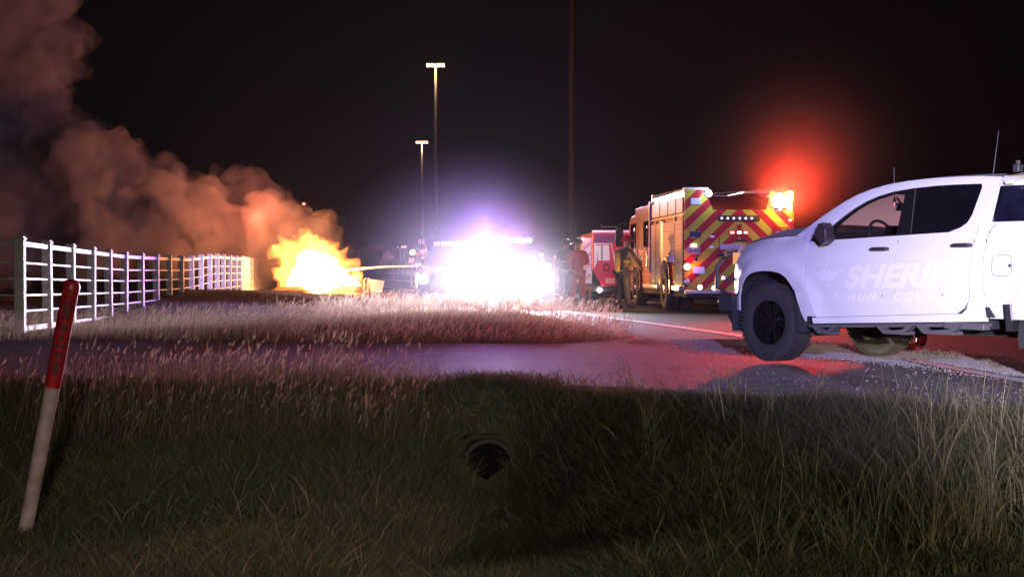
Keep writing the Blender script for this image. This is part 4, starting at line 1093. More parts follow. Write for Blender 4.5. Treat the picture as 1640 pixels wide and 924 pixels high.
rbox('step_plate', 1150.5, 391, 1200, 400, .02, .12, mat('tread_plate', (0.45, 0.42, 0.6), .35, metal=.6, bump=.5, bump_scale=60), .004)
for s_ in (0, 1): rbox('ladder_handle', 1236.5 + s_ * 25, 364, 1238.5 + s_ * 25, 379, .02, .09, M['engine_red'], 0)
for yy_ in (364, 372): rbox('ladder_rung', 1238, yy_, 1262, yy_ + 1.6, .04, .07, M['engine_red'], 0)
rbox('marker_lamp', 1263.5, 351, 1268, 354.5, .02, .05, red_hot, .004)
rbox('marker_lamp', 1244, 371, 1250, 376, .02, .05, blue_lens, .004)
x, z = er(1249, 322)
b = MB(); b.lathe([(.17, 0), (.17, .05), (.14, .08)], 20, 'Z', (x - .02, -.10, z - .22)); b.build('strobe_base', M['chrome'], fe, True)
b = MB(); b.lathe([(.13, -.15), (.15, -.05), (.15, .08), (.10, .15), (0, .17)], 20, 'Z', (x - .02, -.10, z)); b.build('strobe_lamp', emat('strobe_glass', (1.0, 0.62, 0.16), 60), fe, True)
rbox('strobe_lamp', 1261, 306, 1268.5, 338, .02, .08, emat('strobe_strip_glass', (1.0, 0.5, 0.12), 14), .01)
def on_plate(x0, z0):
    return lambda u, v: Vector((x0 + u, -.036, z0 + v))
px0, pz0 = er(1101, 404.5)
text_mesh('plate_number', '134-4376', .115, 0, 0, .25, fe, M['gloss_black'], off=.002, yfun=on_plate(px0, pz0))

# ================================================================== SECOND EMERGENCY TRUCK
rt = thing('rescue_truck', 'smaller red and white rescue truck farther along the road, left of the fire engine', 'rescue truck', (3.35, 44.0, 0.0), (0, 0, 0.03))
def rr(px, py): return ((px - 820) / 50.0 - 3.35, 1.05 + (427 - py) / 50.0)
pink_white = mat('white_reflective_panel', (0.85, 0.80, 0.85), .35)
b = MB(); x0, zt_ = rr(949, 372); x1 = 1.35
b.prism([(x0, .95), (x0 + .30, .42), (x1, .42), (x1, 2.15), (x0, 2.15)], 0, 5.0); b.build('body', mat('rescue_red', (0.55, 0.02, 0.06), .35, coat=.3), rt, bevel=.02)
b = MB(); b.prism([(x0 - .26, .50), (x0 + .02, .50), (x0 + .02, 1.98), (x0 - .26, 1.98)], .5, 4.0); b.build('side_body', pink_white, rt)
b = MB()
for k in range(4): b.prism([(x0 - .255, .55 + k * .34), (x0 - .02, .72 + k * .34), (x0 - .02, .86 + k * .34), (x0 - .255, .69 + k * .34)], .485, .498)
b.build('chevron_stripes', mat('pink_yellow_stripe', (0.75, 0.30, 0.60), .4, color2=(0.75, 0.6, 0.2), noise_scale=2.5), rt)
b = MB(); b.prism([(x0 + .10, 1.72), (x0 + .18, 1.24), (x0 + .55, 1.24), (x0 + .52, 1.74)], -.02, -.002); b.build('door_window', mat('lit_window', (0.75, 0.72, 0.7), .2), rt)
b = MB(); b.box(x0 + .27, x0 + .32, -.035, -.022, 1.26, 1.72); b.build('window_bar', M['galv'], rt)
b = MB(); b.box(x0 + .06, x0 + .78, -.03, -.002, 1.82, 2.08); b.build('upper_window', mat('dusky_window', (0.16, 0.06, 0.14), .2), rt)
b = MB(); b.prism([(x0 + .05, 1.80), (x0 + .10, 1.80), (x0 + .14, 1.20), (x0 + .05, .98)], -.05, -.002); b.tube([(x0 + .04, -.03, 1.78), (x0 + .60, -.03, 1.78), (x0 + .70, -.03, 1.2)], .018); b.build('door_frame', M['white_paint'], rt)
b = MB(); b.box(x0 - .02, x1, -.05, .02, 2.13, 2.21, ch=.01); b.build('roof_edge', pink_white, rt)
b = MB(); b.tube([(x0 + .30, .1, 2.2), (x0 + .30, .1, 2.33), (x0 + .80, .1, 2.33), (x0 + .80, .1, 2.2)], .016); b.build('roof_rack', M['chrome'], rt)
b = MB(); b.box(x0 + .42, x0 + .72, -.05, -.002, .50, .68, ch=.01); b.build('step_box', mat('peach_step', (0.75, 0.35, 0.28), .4), rt)
b = MB(); vs = [(x0 + .44 + .10 * math.cos(a), -.04, 1.03 + .10 * math.sin(a)) for a in np.linspace(0, 6.283, 15)]; b.tube(vs, .014, 5); b.build('hose_port', M['gloss_black'], rt)
for yy in (.9, 3.9):
    for s_ in (x0 + .12, 1.15):
        b = MB(); b.lathe([(.22, -.13), (.40, -.13), (.43, 0), (.40, .13), (.22, .13), (.0, .05)], 26, 'X', (s_, yy, .43)); b.build('wheel', M['rubber'], rt, True)
b = MB(); b.box(x0 + .0, x1, .05, 4.8, .25, .44); b.build('chassis', M['gap'], rt)
b = MB(); b.lathe([(.07, 0), (.05, -.05), (0, -.06)], 14, 'Y', (x0 + .22, -.03, .30)); b.build('fog_lamp', white_hot, rt, True)
b = MB(); b.box(x0 - .30, x0 - .24, .45, .60, 1.90, 1.99); b.build('marker_lamp', red_hot, rt)
lamp('scene_light', 'POINT', (2.3, 41.0, 3.2), 420, (1.0, 0.72, 0.86), .15)

# ================================================================== PATROL CARS
def patrol_car(label, loc, yaw, lamp_strength, first=True):
    pc = thing('patrol_car', label, 'patrol car', loc, (0, 0, yaw), 'patrol cars facing the camera')
    # local: forward -y, z up. cross sections from nose to tail
    sec = [(0.00, .62, .40, .78), (.12, .80, .34, .86), (.55, .90, .30, .96), (1.25, .94, .28, 1.04), (2.0, .95, .28, 1.06), (3.6, .95, .28, 1.08), (4.6, .92, .32, 1.08), (4.9, .80, .42, 1.00)]
    b = MB(); vs = []; n = 10
    for y, w, z0, z1 in sec:
        for (fx, fz) in ((-.85, 0), (.85, 0), (1, .25), (1, .7), (.93, .92), (.7, 1), (-.7, 1), (-.93, .92), (-1, .7), (-1, .25)):
            vs.append((fx * w, y, z0 + fz * (z1 - z0)))
    fs = [(j * n + k, j * n + (k + 1) % n, (j + 1) * n + (k + 1) % n, (j + 1) * n + k) for j in range(len(sec) - 1) for k in range(n)] + [tuple(range(n)), tuple(range((len(sec) - 1) * n, len(sec) * n))]
    b.add(vs, fs); b.build('body', mat('dark_patrol_paint', (0.035, 0.035, 0.045), .35), pc, True)
    b = MB(); vs = [(-.80, 1.35, 1.05), (.80, 1.35, 1.05), (.62, 2.05, 1.62), (-.62, 2.05, 1.62), (-.62, 3.9, 1.64), (.62, 3.9, 1.64), (.80, 4.6, 1.08), (-.80, 4.6, 1.08)]
    b.add([vs[i] for i in (3, 2, 5, 4)], [(0, 1, 2, 3)]); b.build('roof', mat('dark_patrol_roof', (0.05, 0.05, 0.06), .35), pc, norm=False)
    b = MB(); b.add(vs[:4], [(0, 1, 2, 3)]); b.build('windscreen', M['glass_dark'], pc, norm=False)
    b = MB(); b.add(vs[4:], [(0, 1, 2, 3)]); b.build('rear_window', M['glass_dark'], pc, norm=False)
    for q in ((1, 6, 5, 2), (0, 3, 4, 7)):
        b = MB(); b.add([vs[i] for i in q], [(0, 1, 2, 3)]); b.build('side_window', M['glass_dark'], pc, norm=False)
    b = MB(); b.box(-.45, .45, -.06, .0, .50, .72, ch=.01); b.build('grille', M['black_plastic'], pc)
    b = MB(); b.box(-.40, -.34, -.25, -.05, .35, .86); b.box(.34, .40, -.25, -.05, .35, .86); b.box(-.42, .42, -.28, -.22, .42, .52); b.box(-.42, .42, -.28, -.22, .70, .78); b.build('push_bumper', M['black_plastic'], pc)
    for s_ in (-1, 1):
        b = MB(); b.lathe([(.13, .02), (.13, -.04), (.09, -.07), (0, -.08)], 18, 'Y', (s_ * .64, .02, .72)); b.build('headlight', emat('headlight_glass', (.95, .95, 1.0), lamp_strength), pc, True)
        b = MB(); b.box(*sorted((s_ * .86, s_ * 1.06)), 1.5, 1.6, 1.02, 1.16, ch=.02); b.build('side_mirror', M['black_plastic'], pc)
        for yy in (.95, 3.95):
            b = MB(); b.lathe([(.0, -.08), (.20, -.09), (.33, -.10), (.35, 0), (.33, .10), (.20, .09), (0, .08)], 26, 'X', (s_ * .84, yy, .35)); b.build('wheel', M['rubber'], pc, True)
    bar = MB(); bar.box(-.60, .60, 2.55, 2.80, 1.64, 1.67, ch=.01); bar = bar.build('light_bar', M['black_plastic'], pc)
    cols = [(.4, .3, 1.0), (.6, .5, 1.0), (1, .9, 1), (1, .9, 1), (1.0, .45, .7), (1.0, .3, .45)]
    for k in range(6):
        b = MB(); b.box(-.58 + k * .195, -.42 + k * .195, 2.52, 2.83, 1.672, 1.77, ch=.015); b.build('light_module', emat('bar_module_glass', cols[k], lamp_strength * .5 if lamp_strength > 40 else 1.2), bar)
    return pc
patrol_car('patrol car facing the camera on the road with dazzling headlights and roof light bar', (PX, PY, 0.0), 0, 60)
patrol_car('second patrol car with dimmer white headlights, half hidden behind the dazzling one at its left', (-1.75, PY + 3.9, 0.0), -0.04, 25)

# ================================================================== PEOPLE
SKIN = mat('skin', (0.45, 0.26, 0.18), .6)
def skel(name, pts, edges, material, parent, root=0, sub=1):
    """pts: name -> (xyz, radius or (rx, ry))"""
    keys = list(pts); idx = {k: i for i, k in enumerate(keys)}
    me = bpy.data.meshes.new(name); me.from_pydata([pts[k][0] for k in keys], [(idx[a], idx[b_]) for a, b_ in edges], [])
    me.materials.append(material)
    o = bpy.data.objects.new(name, me); COL.objects.link(o); o.parent = parent
    md = o.modifiers.new('skin', 'SKIN'); md.use_smooth_shade = True; md.branch_smoothing = 0.3
    sv = me.skin_vertices[0].data
    for i, k in enumerate(keys):
        r = pts[k][1]; sv[i].radius = r if isinstance(r, tuple) else (r, r); sv[i].use_root = (i == root)
    o.modifiers.new('sub', 'SUBSURF').levels = sub; o.modifiers['sub'].render_levels = sub
    # the skin surface is stored as a plain mesh
    dg = bpy.context.evaluated_depsgraph_get(); dg.update()
    m2 = bpy.data.meshes.new_from_object(o.evaluated_get(dg)); o.modifiers.clear(); o.data = m2
    m2.polygons.foreach_set('use_smooth', [True] * len(m2.polygons))
    return o
def person(label, loc, yaw, coat, trousers, arms=None, legs=None, helmet=None, tank=False, lean=0.0, group=None, H=1.0, stripes=None, boots=None):
    p = thing('person', label, 'person', loc, (0, 0, yaw), group)
    J = dict(pelvis=(0, 0, .95), waist=(0, .0 + lean * .2, 1.10), chest=(0, lean * .5, 1.34), neck=(0, lean * .8, 1.50), jaw=(0, .02 + lean * .9, 1.58), skull=(0, .01 + lean, 1.67), crown=(0, -.005 + lean, 1.745))
    arms = arms or {}; legs = legs or {}
    for s_, sx in (('l', -1), ('r', 1)):
        J['sh_' + s_] = (sx * .185, lean * .65, 1.42)
        e, w = arms.get(s_, ((sx * .27, -.02, 1.14), (sx * .26, .12, .92)))
        J['el_' + s_] = e; J['wr_' + s_] = w
        d = (Vector(w) - Vector(e)).normalized(); hp = Vector(w) + d * .07; J['palm_' + s_] = tuple(hp)
        side_ = d.cross(Vector((0, 1, 0.01))).normalized() if abs(d.y) < .9 else Vector((1, 0, 0))
        for f_, (o1, ln) in enumerate(((-.032, .070), (-.011, .082), (.011, .078), (.032, .060))):
            q = hp + side_ * o1 + d * .03
            J[f'f{f_}a_' + s_] = tuple(q); J[f'f{f_}b_' + s_] = tuple(q + d * ln * .55 + Vector((0, .012, 0))); J[f'f{f_}c_' + s_] = tuple(q + d * ln + Vector((0, .035, 0)))
        J['ta_' + s_] = tuple(Vector(w) + d * .03 - side_ * .03 * sx); J['tb_' + s_] = tuple(Vector(w) + d * .075 - side_ * .062 * sx)
        k, a = legs.get(s_, ((sx * .12, .02, .50), (sx * .13, -.02, .09)))
        J['hip_' + s_] = (sx * .10, 0, .90); J['kn_' + s_] = k; J['an_' + s_] = a; J['to_' + s_] = (a[0] + sx * .02, a[1] + .16, .05)
    RAD = dict(pelvis=.13, waist=.125, chest=(.17, .12), neck=.055, jaw=.075, skull=.095, crown=.06)
    for s_ in 'lr':
        RAD.update({'sh_' + s_: .065, 'el_' + s_: .045, 'wr_' + s_: .03, 'palm_' + s_: (.042, .02), 'hip_' + s_: .09, 'kn_' + s_: .06, 'an_' + s_: .042, 'to_' + s_: .035, 'ta_' + s_: .014, 'tb_' + s_: .010})
        for f_ in range(4): RAD.update({f'f{f_}a_' + s_: .010, f'f{f_}b_' + s_: .009, f'f{f_}c_' + s_: .008})
    E_ = [('pelvis', 'waist'), ('waist', 'chest'), ('chest', 'neck'), ('neck', 'jaw'), ('jaw', 'skull'), ('skull', 'crown')]
    for s_ in 'lr':
        E_ += [('chest', 'sh_' + s_), ('sh_' + s_, 'el_' + s_), ('el_' + s_, 'wr_' + s_), ('wr_' + s_, 'palm_' + s_), ('pelvis', 'hip_' + s_), ('hip_' + s_, 'kn_' + s_), ('kn_' + s_, 'an_' + s_), ('an_' + s_, 'to_' + s_), ('wr_' + s_, 'ta_' + s_), ('ta_' + s_, 'tb_' + s_)]
        for f_ in range(4): E_ += [('palm_' + s_, f'f{f_}a_' + s_), (f'f{f_}a_' + s_, f'f{f_}b_' + s_), (f'f{f_}b_' + s_, f'f{f_}c_' + s_)]
    skel('body', {k: (J[k], RAD[k]) for k in J}, E_, SKIN, p)
    g = .035
    def mid(a, b_, t): return tuple(Vector(a).lerp(Vector(b_), t))
    cp = {'pelvis': ((J['pelvis'][0], J['pelvis'][1], .86), (.19, .15)), 'waist': (J['waist'], (.175, .14)), 'chest': (J['chest'], (.215, .155)), 'neck': (J['neck'], .085)}
    ce = [('pelvis', 'waist'), ('waist', 'chest'), ('chest', 'neck')]
    for s_ in 'lr':
        cp['sh_' + s_] = (J['sh_' + s_], .10); cp['el_' + s_] = (J['el_' + s_], .078); cp['m_' + s_] = (mid(J['el_' + s_], J['wr_' + s_], .5), .068); cp['wr_' + s_] = (mid(J['el_' + s_], J['wr_' + s_], .97), .058)
        ce += [('chest', 'sh_' + s_), ('sh_' + s_, 'el_' + s_), ('el_' + s_, 'm_' + s_), ('m_' + s_, 'wr_' + s_)]
    skel('coat', cp, ce, coat, p, sub=2)
    tp = {'pelvis': (J['pelvis'], (.17, .145))}; te = []
    for s_ in 'lr':
        tp['hip_' + s_] = ((J['hip_' + s_][0], J['hip_' + s_][1], .86), .125); tp['kn_' + s_] = (J['kn_' + s_], .095); tp['c_' + s_] = (mid(J['kn_' + s_], J['an_' + s_], .5), .088); tp['an_' + s_] = (mid(J['kn_' + s_], J['an_' + s_], .85), .082)
        te += [('pelvis', 'hip_' + s_), ('hip_' + s_, 'kn_' + s_), ('kn_' + s_, 'c_' + s_), ('c_' + s_, 'an_' + s_)]
    skel('trousers', tp, te, trousers, p, sub=2)
    for s_ in 'lr':
        a = J['an_' + s_]
        skel('boot', {'a': ((a[0], a[1], .24), .065), 'b': ((a[0], a[1], .09), .062), 'c': ((J['to_' + s_][0], J['to_' + s_][1] - .02, .06), (.055, .05)), 'd': ((J['to_' + s_][0], J['to_' + s_][1] + .05, .045), .04)}, [('a', 'b'), ('b', 'c'), ('c', 'd')], boots or M['black_plastic'], p)
    if stripes:
        for z_, r1, r2 in ((1.18, .19, .155), (.93, .20, .165)):
            b = MB(); n = 20; yo = lean * (z_ - .9)
            b.add([(r1 * math.cos(t), yo + r2 * math.sin(t), z_ + dz) for dz in (-.025, .025) for t in np.linspace(0, 2 * math.pi, n + 1)[:-1]], [(i, (i + 1) % n, n + (i + 1) % n, n + i) for i in range(n)])
            b.build('reflective_band', stripes, p, True, norm=False)
    if helmet:
        hx, hy, hz_ = J['skull']
        b = MB(); b.lathe([(.175, -.01), (.18, .0), (.128, .02), (.125, .06), (.10, .115), (.05, .145), (0, .15)], 20, 'Z', (hx, hy - .01, hz_ + .01)); b.build('helmet', helmet, p, True)
    else:
        hx, hy, hz_ = J['skull']
        b = MB(); b.lathe([(.098, -.02), (.104, .03), (.09, .08), (.05, .105), (0, .11)], 16, 'Z', (hx, hy - .012, hz_)); b.build('hair', M['cabin'], p, True)
    if tank:
        b = MB(); b.lathe([(0, -.30), (.05, -.29), (.078, -.24), (.078, .16), (.05, .21), (.02, .23), (.02, .27), (0, .27)], 18, 'Z', (0, -.23 + lean * .4, 1.22)); b.build('air_tank', tank, p, True)
        b = MB(); b.box(-.15, .15, -.19 + lean * .4, -.15 + lean * .4, .98, 1.42, ch=.02); b.build('tank_harness', M['black_plastic'], p)
    return p
cloth = lambda n, c, c2=None: mat(n, c, .85, color2=c2, noise_scale=9, bump=.5, bump_scale=18)
orange_red = cloth('orange_red_coat', (0.78, 0.06, 0.035), (0.50, 0.03, 0.025))
dark_cloth = cloth('dark_turnout_cloth', (0.045, 0.045, 0.05), (0.02, 0.02, 0.025))
tan_cloth = cloth('tan_turnout_cloth', (0.34, 0.24, 0.12), (0.2, 0.13, 0.07))
dark_helmet = mat('dark_helmet', (0.04, 0.03, 0.03), .3)
person('person in orange-red coat and trousers with a dark cap, back turned, on the road shoulder', (1.80, 37.5, 0.0), 0.15, orange_red, orange_red,
       arms={'l': ((-.27, .0, 1.16), (-.17, .20, 1.10)), 'r': ((.27, .02, 1.16), (.16, .20, 1.12))}, legs={'l': ((-.13, .02, .50), (-.16, -.02, .09)), 'r': ((.12, .02, .50), (.15, .02, .09))}, helmet=dark_helmet)
person('person in dark clothing with pale bands standing close left of the orange-red figure', (1.52, 38.4, 0.0), -0.3, dark_cloth, dark_cloth,
       arms={'l': ((-.28, .04, 1.16), (-.32, .22, 1.00))}, helmet=dark_helmet, stripes=mat('silver_band', (.6, .6, .6), .4))
person('firefighter with yellow air tank and red helmet bending forward beside the fire engine', (2.74, 34.0, 0.0), -0.9, tan_cloth, dark_cloth,
       arms={'l': ((-.24, .22, 1.16), (-.12, .42, 1.10)), 'r': ((.26, .20, 1.12), (.18, .42, 1.02))}, legs={'l': ((-.13, .06, .50), (-.15, -.06, .09)), 'r': ((.13, .02, .50), (.17, .04, .09))},
       helmet=mat('red_helmet', (0.60, 0.04, 0.03), .3), tank=mat('yellow_tank', (0.62, 0.38, 0.10), .35), lean=.14, stripes=mat('lime_band', (.55, .6, .12), .4))
person('person behind the pickup with only dark legs and red-soled shoes showing under its sill', (5.05, 17.0, 0.0), 1.2, dark_cloth, dark_cloth, boots=mat('red_sole_shoe', (0.55, .06, .05), .5))

# ================================================================== DELINEATOR POST (left foreground)
base = at(46, 812, 8.6); topp = at(116, 449, 8.35)
mk = thing('marker_post', 'leaning plastic utility marker post with red upper half and faded black marks', 'marker post', tuple(base))
ax = (topp - base); Lm = ax.length; axn = ax.normalized()
mk.rotation_euler = axn.to_track_quat('Z', 'Y').to_euler()
rr_ = .049
cut = Lm * .545
b = MB(); b.lathe([(rr_ * .93, -.25), (rr_ * .93, cut)], 28, 'Z'); b.build('lower_post', M['marker_grey'], mk, True)
b = MB(); b.lathe([(rr_ * .9, cut - .01), (rr_, cut - .005), (rr_, Lm - .085), (rr_ * 1.06, Lm - .083), (rr_ * 1.08, Lm - .05), (rr_ * 1.0, Lm - .02), (rr_ * .7, Lm - .002), (0, Lm + .002)], 28, 'Z'); b.build('red_sleeve', M['marker_red'], mk, True)
# faded vertical marks wrapped on the sleeve, facing the road
inv_ = mk.rotation_euler.to_matrix().inverted()
tocam = inv_ @ Vector((0.35, -1, 0)); a0 = math.atan2(tocam.y, tocam.x)
b = MB(); zz = Lm - .125
for hgt, wd, gap_ in ((.125, .42, .045), (.045, .5, .035), (.04, .42, .022), (.035, .55, .028), (.05, .5, .03), (.10, .40, .035)):
    z1_ = zz; z0_ = zz - hgt * .92
    for k in range(3):
        t0 = a0 - wd + k * wd * 2 / 3; t1 = t0 + wd * 2 / 3 * (.9 if (int(hgt * 1000) + k) % 3 else .55)
        q = [(rr_ * 1.012 * math.cos(t), rr_ * 1.012 * math.sin(t)) for t in (t0, (t0 + t1) / 2, t1)]
        for m_ in range(2):
            b.add([(q[m_][0], q[m_][1], z0_), (q[m_ + 1][0], q[m_ + 1][1], z0_), (q[m_ + 1][0], q[m_ + 1][1], z1_), (q[m_][0], q[m_][1], z1_)], [(0, 1, 2, 3)])
    zz = z0_ - gap_ * .7
b.build('printed_marks', M['ink'], mk, norm=False)['kind'] = 'stuff'

# ================================================================== LIGHT POLES
def light_pole(px, ptop, Y, label, power):
    top = at(px, ptop, Y)
    t = thing('light_pole', label, 'light pole', (top.x, Y, 0), group='tall light poles beyond the patrol cars')
    H = top.z
    b = MB(); b.cyl((0, 0, 0), (0, 0, H), .20, .10, 12); b.build('pole', M['galv'], t, True)
    b = MB(); b.box(-.72, .72, -.05, .05, H - .06, H + .06); b.build('crossarm', M['galv'], t)
    for s_ in (-1, 1):
        for k in (0, 1):
            x0_ = s_ * (.22 + .36 * k)
            b = MB(); b.box(x0_ - .16, x0_ + .16, -.22, .22, H - .10, H + .10, ch=.02); hd = b.build('lamp_head', M['galv'], t)
            b = MB(); b.box(x0_ - .14, x0_ + .14, -.26, .18, H - .16, H - .102, ch=.01); b.box(x0_ - .13, x0_ + .13, -.25, -.225, H - .10, H + .06)
            b.build('lamp_glass', emat('sodium_lamp_glass', (1.0, .50, .24), 7), hd)
    lamp('pole_light', 'POINT', (top.x, Y - .9, H - .5), power * .4, (1.0, .55, .25), .2)
    return t
light_pole(698, 105, 110, 'taller light pole with lit double lamps above the dazzling patrol car', 2600)
light_pole(676, 228, 170, 'lower, more distant light pole with lit double lamps left of the taller one', 2600)
t = thing('utility_pole', 'thick dim bare pole rising out of frame behind the orange-red figure', 'utility pole', (at(917, 400, 68).x, 68, 0))
b = MB(); b.cyl((0, 0, -.2), (0, 0, 21), .19, .15, 14); b.build('pole', M['wood'], t, True)
b = MB(); b.box(-1.2, 1.2, -.06, .06, 19.6, 19.75); b.build('crossarm', M['wood'], t)

# ================================================================== FAR THINGS
far = mat('far_building_wall', (0.07, 0.055, 0.05), .8, noise_amt=.2, noise_scale=.6)
p0 = at(452, 341, 150); p1 = at(531, 405, 150)
bd = thing('building', 'flat-roofed dark building behind the smoke, left of the fire', 'building', ((p0.x + p1.x) / 2 - 3, 150, 0))
wd = (p1.x - p0.x) / 2 + 3
b = MB(); b.box(-wd, wd, 0, 12, -1, p0.z - .35); b.build('wall', far, bd)
b = MB(); b.box(-wd - .12, wd * .35, -.15, 12.1, p0.z - .35, p0.z, ch=.03); b.build('roof', far, bd)
b = MB(); b.box(wd * .35, wd + .1, -.15, 12.1, p0.z - .38, p0.z - .12, ch=.03); b.build('parapet', far, bd)
for k in range(5):
    b = MB(); b.box(-wd + 1.2 + k * 1.9, -wd + 2.2 + k * 1.9, -.06, -.005, 1.6, 3.2); b.build('window', M['glass_dark'], bd)
q = at(487, 327, 165)
bc = thing('beacon_mast', 'thin dark mast with a small red beacon above the flat-roofed building', 'mast', (q.x, 165, 0))
b = MB(); b.cyl((0, 0, 0), (0, 0, q.z), .09, .05, 8); b.build('mast', M['galv'], bc)
b = MB(); b.lathe([(0, -.14), (.15, -.1), (.17, 0), (.12, .13), (0, .16)], 12, 'Z', (0, 0, q.z)); b.build('beacon', emat('beacon_glass', (1.0, .12, .08), 9), bc, True)
# little tent and purple roof on the far side of the hill
q = at(621, 420, 95)
tn = thing('canopy_tent', 'small pink-lit pyramid canopy tent far off, right of the fire', 'tent', (q.x, 95, 0))
s_ = 2200 / 95
z0 = CAM_H + (427 - 413) / s_; z1 = CAM_H + (427 - 401) / s_
pink = mat('pale_pink_canvas', (0.85, 0.45, 0.62), .6)
b = MB(); b.add([(-.42, -.3, z0), (.36, -.5, z0 - .12), (.42, .5, z0), (-.3, .5, z0), (.02, 0, z1)], [(0, 1, 4), (1, 2, 4), (2, 3, 4), (3, 0, 4)]); b.build('canopy', pink, tn, norm=False)
for x_, y_ in ((-.38, -.3), (.36, -.48), (.40, .45), (-.3, .45)):
    b = MB(); b.cyl((x_, y_, 0), (x_, y_, z0 - .02), .03, n=6); b.build('leg', M['galv'], tn)
lamp('tent_light', 'POINT', (q.x + .6, 93, 1.6), 26, (1.0, .5, .75), .1)
q = at(592, 405, 105)
sh = thing('shed', 'low shed with a dim purple pitched roof on the rise right of the fire', 'shed', (q.x, 105, 0))
s_ = 2200 / 105; zt_ = CAM_H + (427 - 392) / s_; zb_ = CAM_H + (427 - 404) / s_
b = MB(); b.add([(-.9, -.8, zb_), (.9, -.8, zb_ + .1), (.9, .8, zt_), (-.1, .8, zt_)], [(0, 1, 2, 3)]); b.add([(.9, -.8, zb_ + .1), (1.2, -.7, zb_ + .05), (1.15, .8, zt_ - .15), (.9, .8, zt_)], [(0, 1, 2, 3)])
b.build('roof', mat('violet_metal_roof', (0.30, 0.22, 0.5), .4), sh, norm=False)
b = MB(); b.box(-.8, 1.0, -.7, .7, -.2, zb_ - .02); b.build('wall', M['wood'], sh)
# signs and signals
def sign(name, label, cat, px, py, Y, shape, w, m_, post=True, extra=None):
    q = at(px, py, Y)
    t = thing(name, label, cat, (q.x, Y, 0), group='small road signs in the distance')
    if post: b = MB(); b.cyl((0, .03, -.1), (0, .03, q.z), .035, n=6); b.build('post', M['galv'], t)
    if shape == 'yield': poly = [(-w, w * .85), (w, w * .85), (0, -w * .95)]
    elif shape == 'diamond': poly = [(0, w), (w, 0), (0, -w), (-w, 0)]
    else: poly = [(-w, w * .9), (w, w * .9), (w, -w * .9), (-w, -w * .9)]
    b = MB(); b.prism([(x_, q.z + z_) for x_, z_ in poly], -.02, 0); b.build('plate', m_, t)
    if shape == 'yield':
        b = MB(); b.prism([(x_ * .45, q.z + z_ * .45 + .03) for x_, z_ in poly], -.03, -.021); b.build('inner_panel', M['white_paint'], t)
        b = MB(); b.box(-w * .35, w * .35, -.02, 0, q.z - w * 1.65, q.z - w * 1.15); b.build('small_plate', M['white_paint'], t)
    return t
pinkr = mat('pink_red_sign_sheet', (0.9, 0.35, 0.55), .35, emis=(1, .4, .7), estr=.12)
sign('yield_sign', 'downward triangle yield sign with small plate beneath, left of the patrol cars', 'road sign', 677, 405, 72, 'yield', .19, pinkr)
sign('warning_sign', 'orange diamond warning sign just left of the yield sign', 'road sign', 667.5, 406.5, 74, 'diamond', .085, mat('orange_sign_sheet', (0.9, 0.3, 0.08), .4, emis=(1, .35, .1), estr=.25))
sign('route_sign', 'small pink square sign low on the verge left of the yield sign', 'road sign', 659, 417, 70, 'rect', .13, pinkr)
sign('board_sign', 'small pale square sign right of the dazzling patrol car', 'road sign', 866, 409, 62, 'rect', .12, mat('pale_sign_sheet', (.8, .7, .8), .4))
sign('warning_sign', 'pink diamond warning sign between the patrol car and the orange-red figure', 'road sign', 889.5, 412, 62, 'diamond', .10, pinkr)
def far_lamp(label, px, py, Y, col_, st, r=.10, cat='lamp'):
    q = at(px, py, Y); t = thing('far_lamp', label, cat, (q.x, Y, 0), group='distant lamps along the road')
    b = MB(); b.cyl((0, .05, 0), (0, .05, q.z), .04, n=6); b.build('post', M['galv'], t)
    b = MB(); b.box(-r * 1.1, r * 1.1, -.02, .12, q.z - r * 1.1, q.z + r * 1.1); b.build('housing', M['black_plastic'], t)
    b = MB(); b.lathe([(r, -.03), (r * .7, -.07), (0, -.09)], 12, 'Y', (0, 0, q.z)); b.build('lens', emat('far_lamp_glass', col_, st), t, True)
far_lamp('bright white far lamp left of the orange diamond sign', 661, 404.5, 90, (1, .95, 1), 14, .17)
far_lamp('right one of two red traffic lamps far left of the yield sign', 649, 395.2, 130, (1, .16, .10), 6, .10, 'traffic light')
far_lamp('left one of two red traffic lamps far left of the yield sign', 644.5, 395.6, 130, (1, .16, .10), 6, .10, 'traffic light')
far_lamp('tiny pale lamp left of the two red traffic lamps', 637, 396.2, 130, (1, .7, .6), 3, .05)
far_lamp('tiny pink lamp right of the tan building beyond the yield sign', 693, 401, 110, (1, .5, .6), 4, .07)
p0 = at(676, 395, 100); p1 = at(691, 412, 100)
bd = thing('kiosk', 'small tan stepped building behind the yield sign', 'building', ((p0.x + p1.x) / 2, 100, 0))
tan = mat('tan_wall', (0.55, 0.38, 0.22), .8)
b = MB(); b.box(-.36, .36, 0, 3, -.1, 2.15); b.build('wall', tan, bd); b = MB(); b.box(-.36, -.08, .1, 2, 2.15, 2.5); b.build('roof_block', tan, bd)
for px in (672, 678):
    q = at(px, 386, 88); t = thing('signal_mast', 'thin pale mast with small head behind the yield sign, ' + ('left' if px < 675 else 'right') + ' one of two', 'mast', (q.x, 88, 0))
    b = MB(); b.cyl((0, 0, 0), (0, 0, q.z), .045, n=6); b.build('post', M['galv'], t); b = MB(); b.box(-.09, .09, -.08, .08, q.z - .22, q.z + .12, ch=.02); b.build('head', M['white_paint'], t)

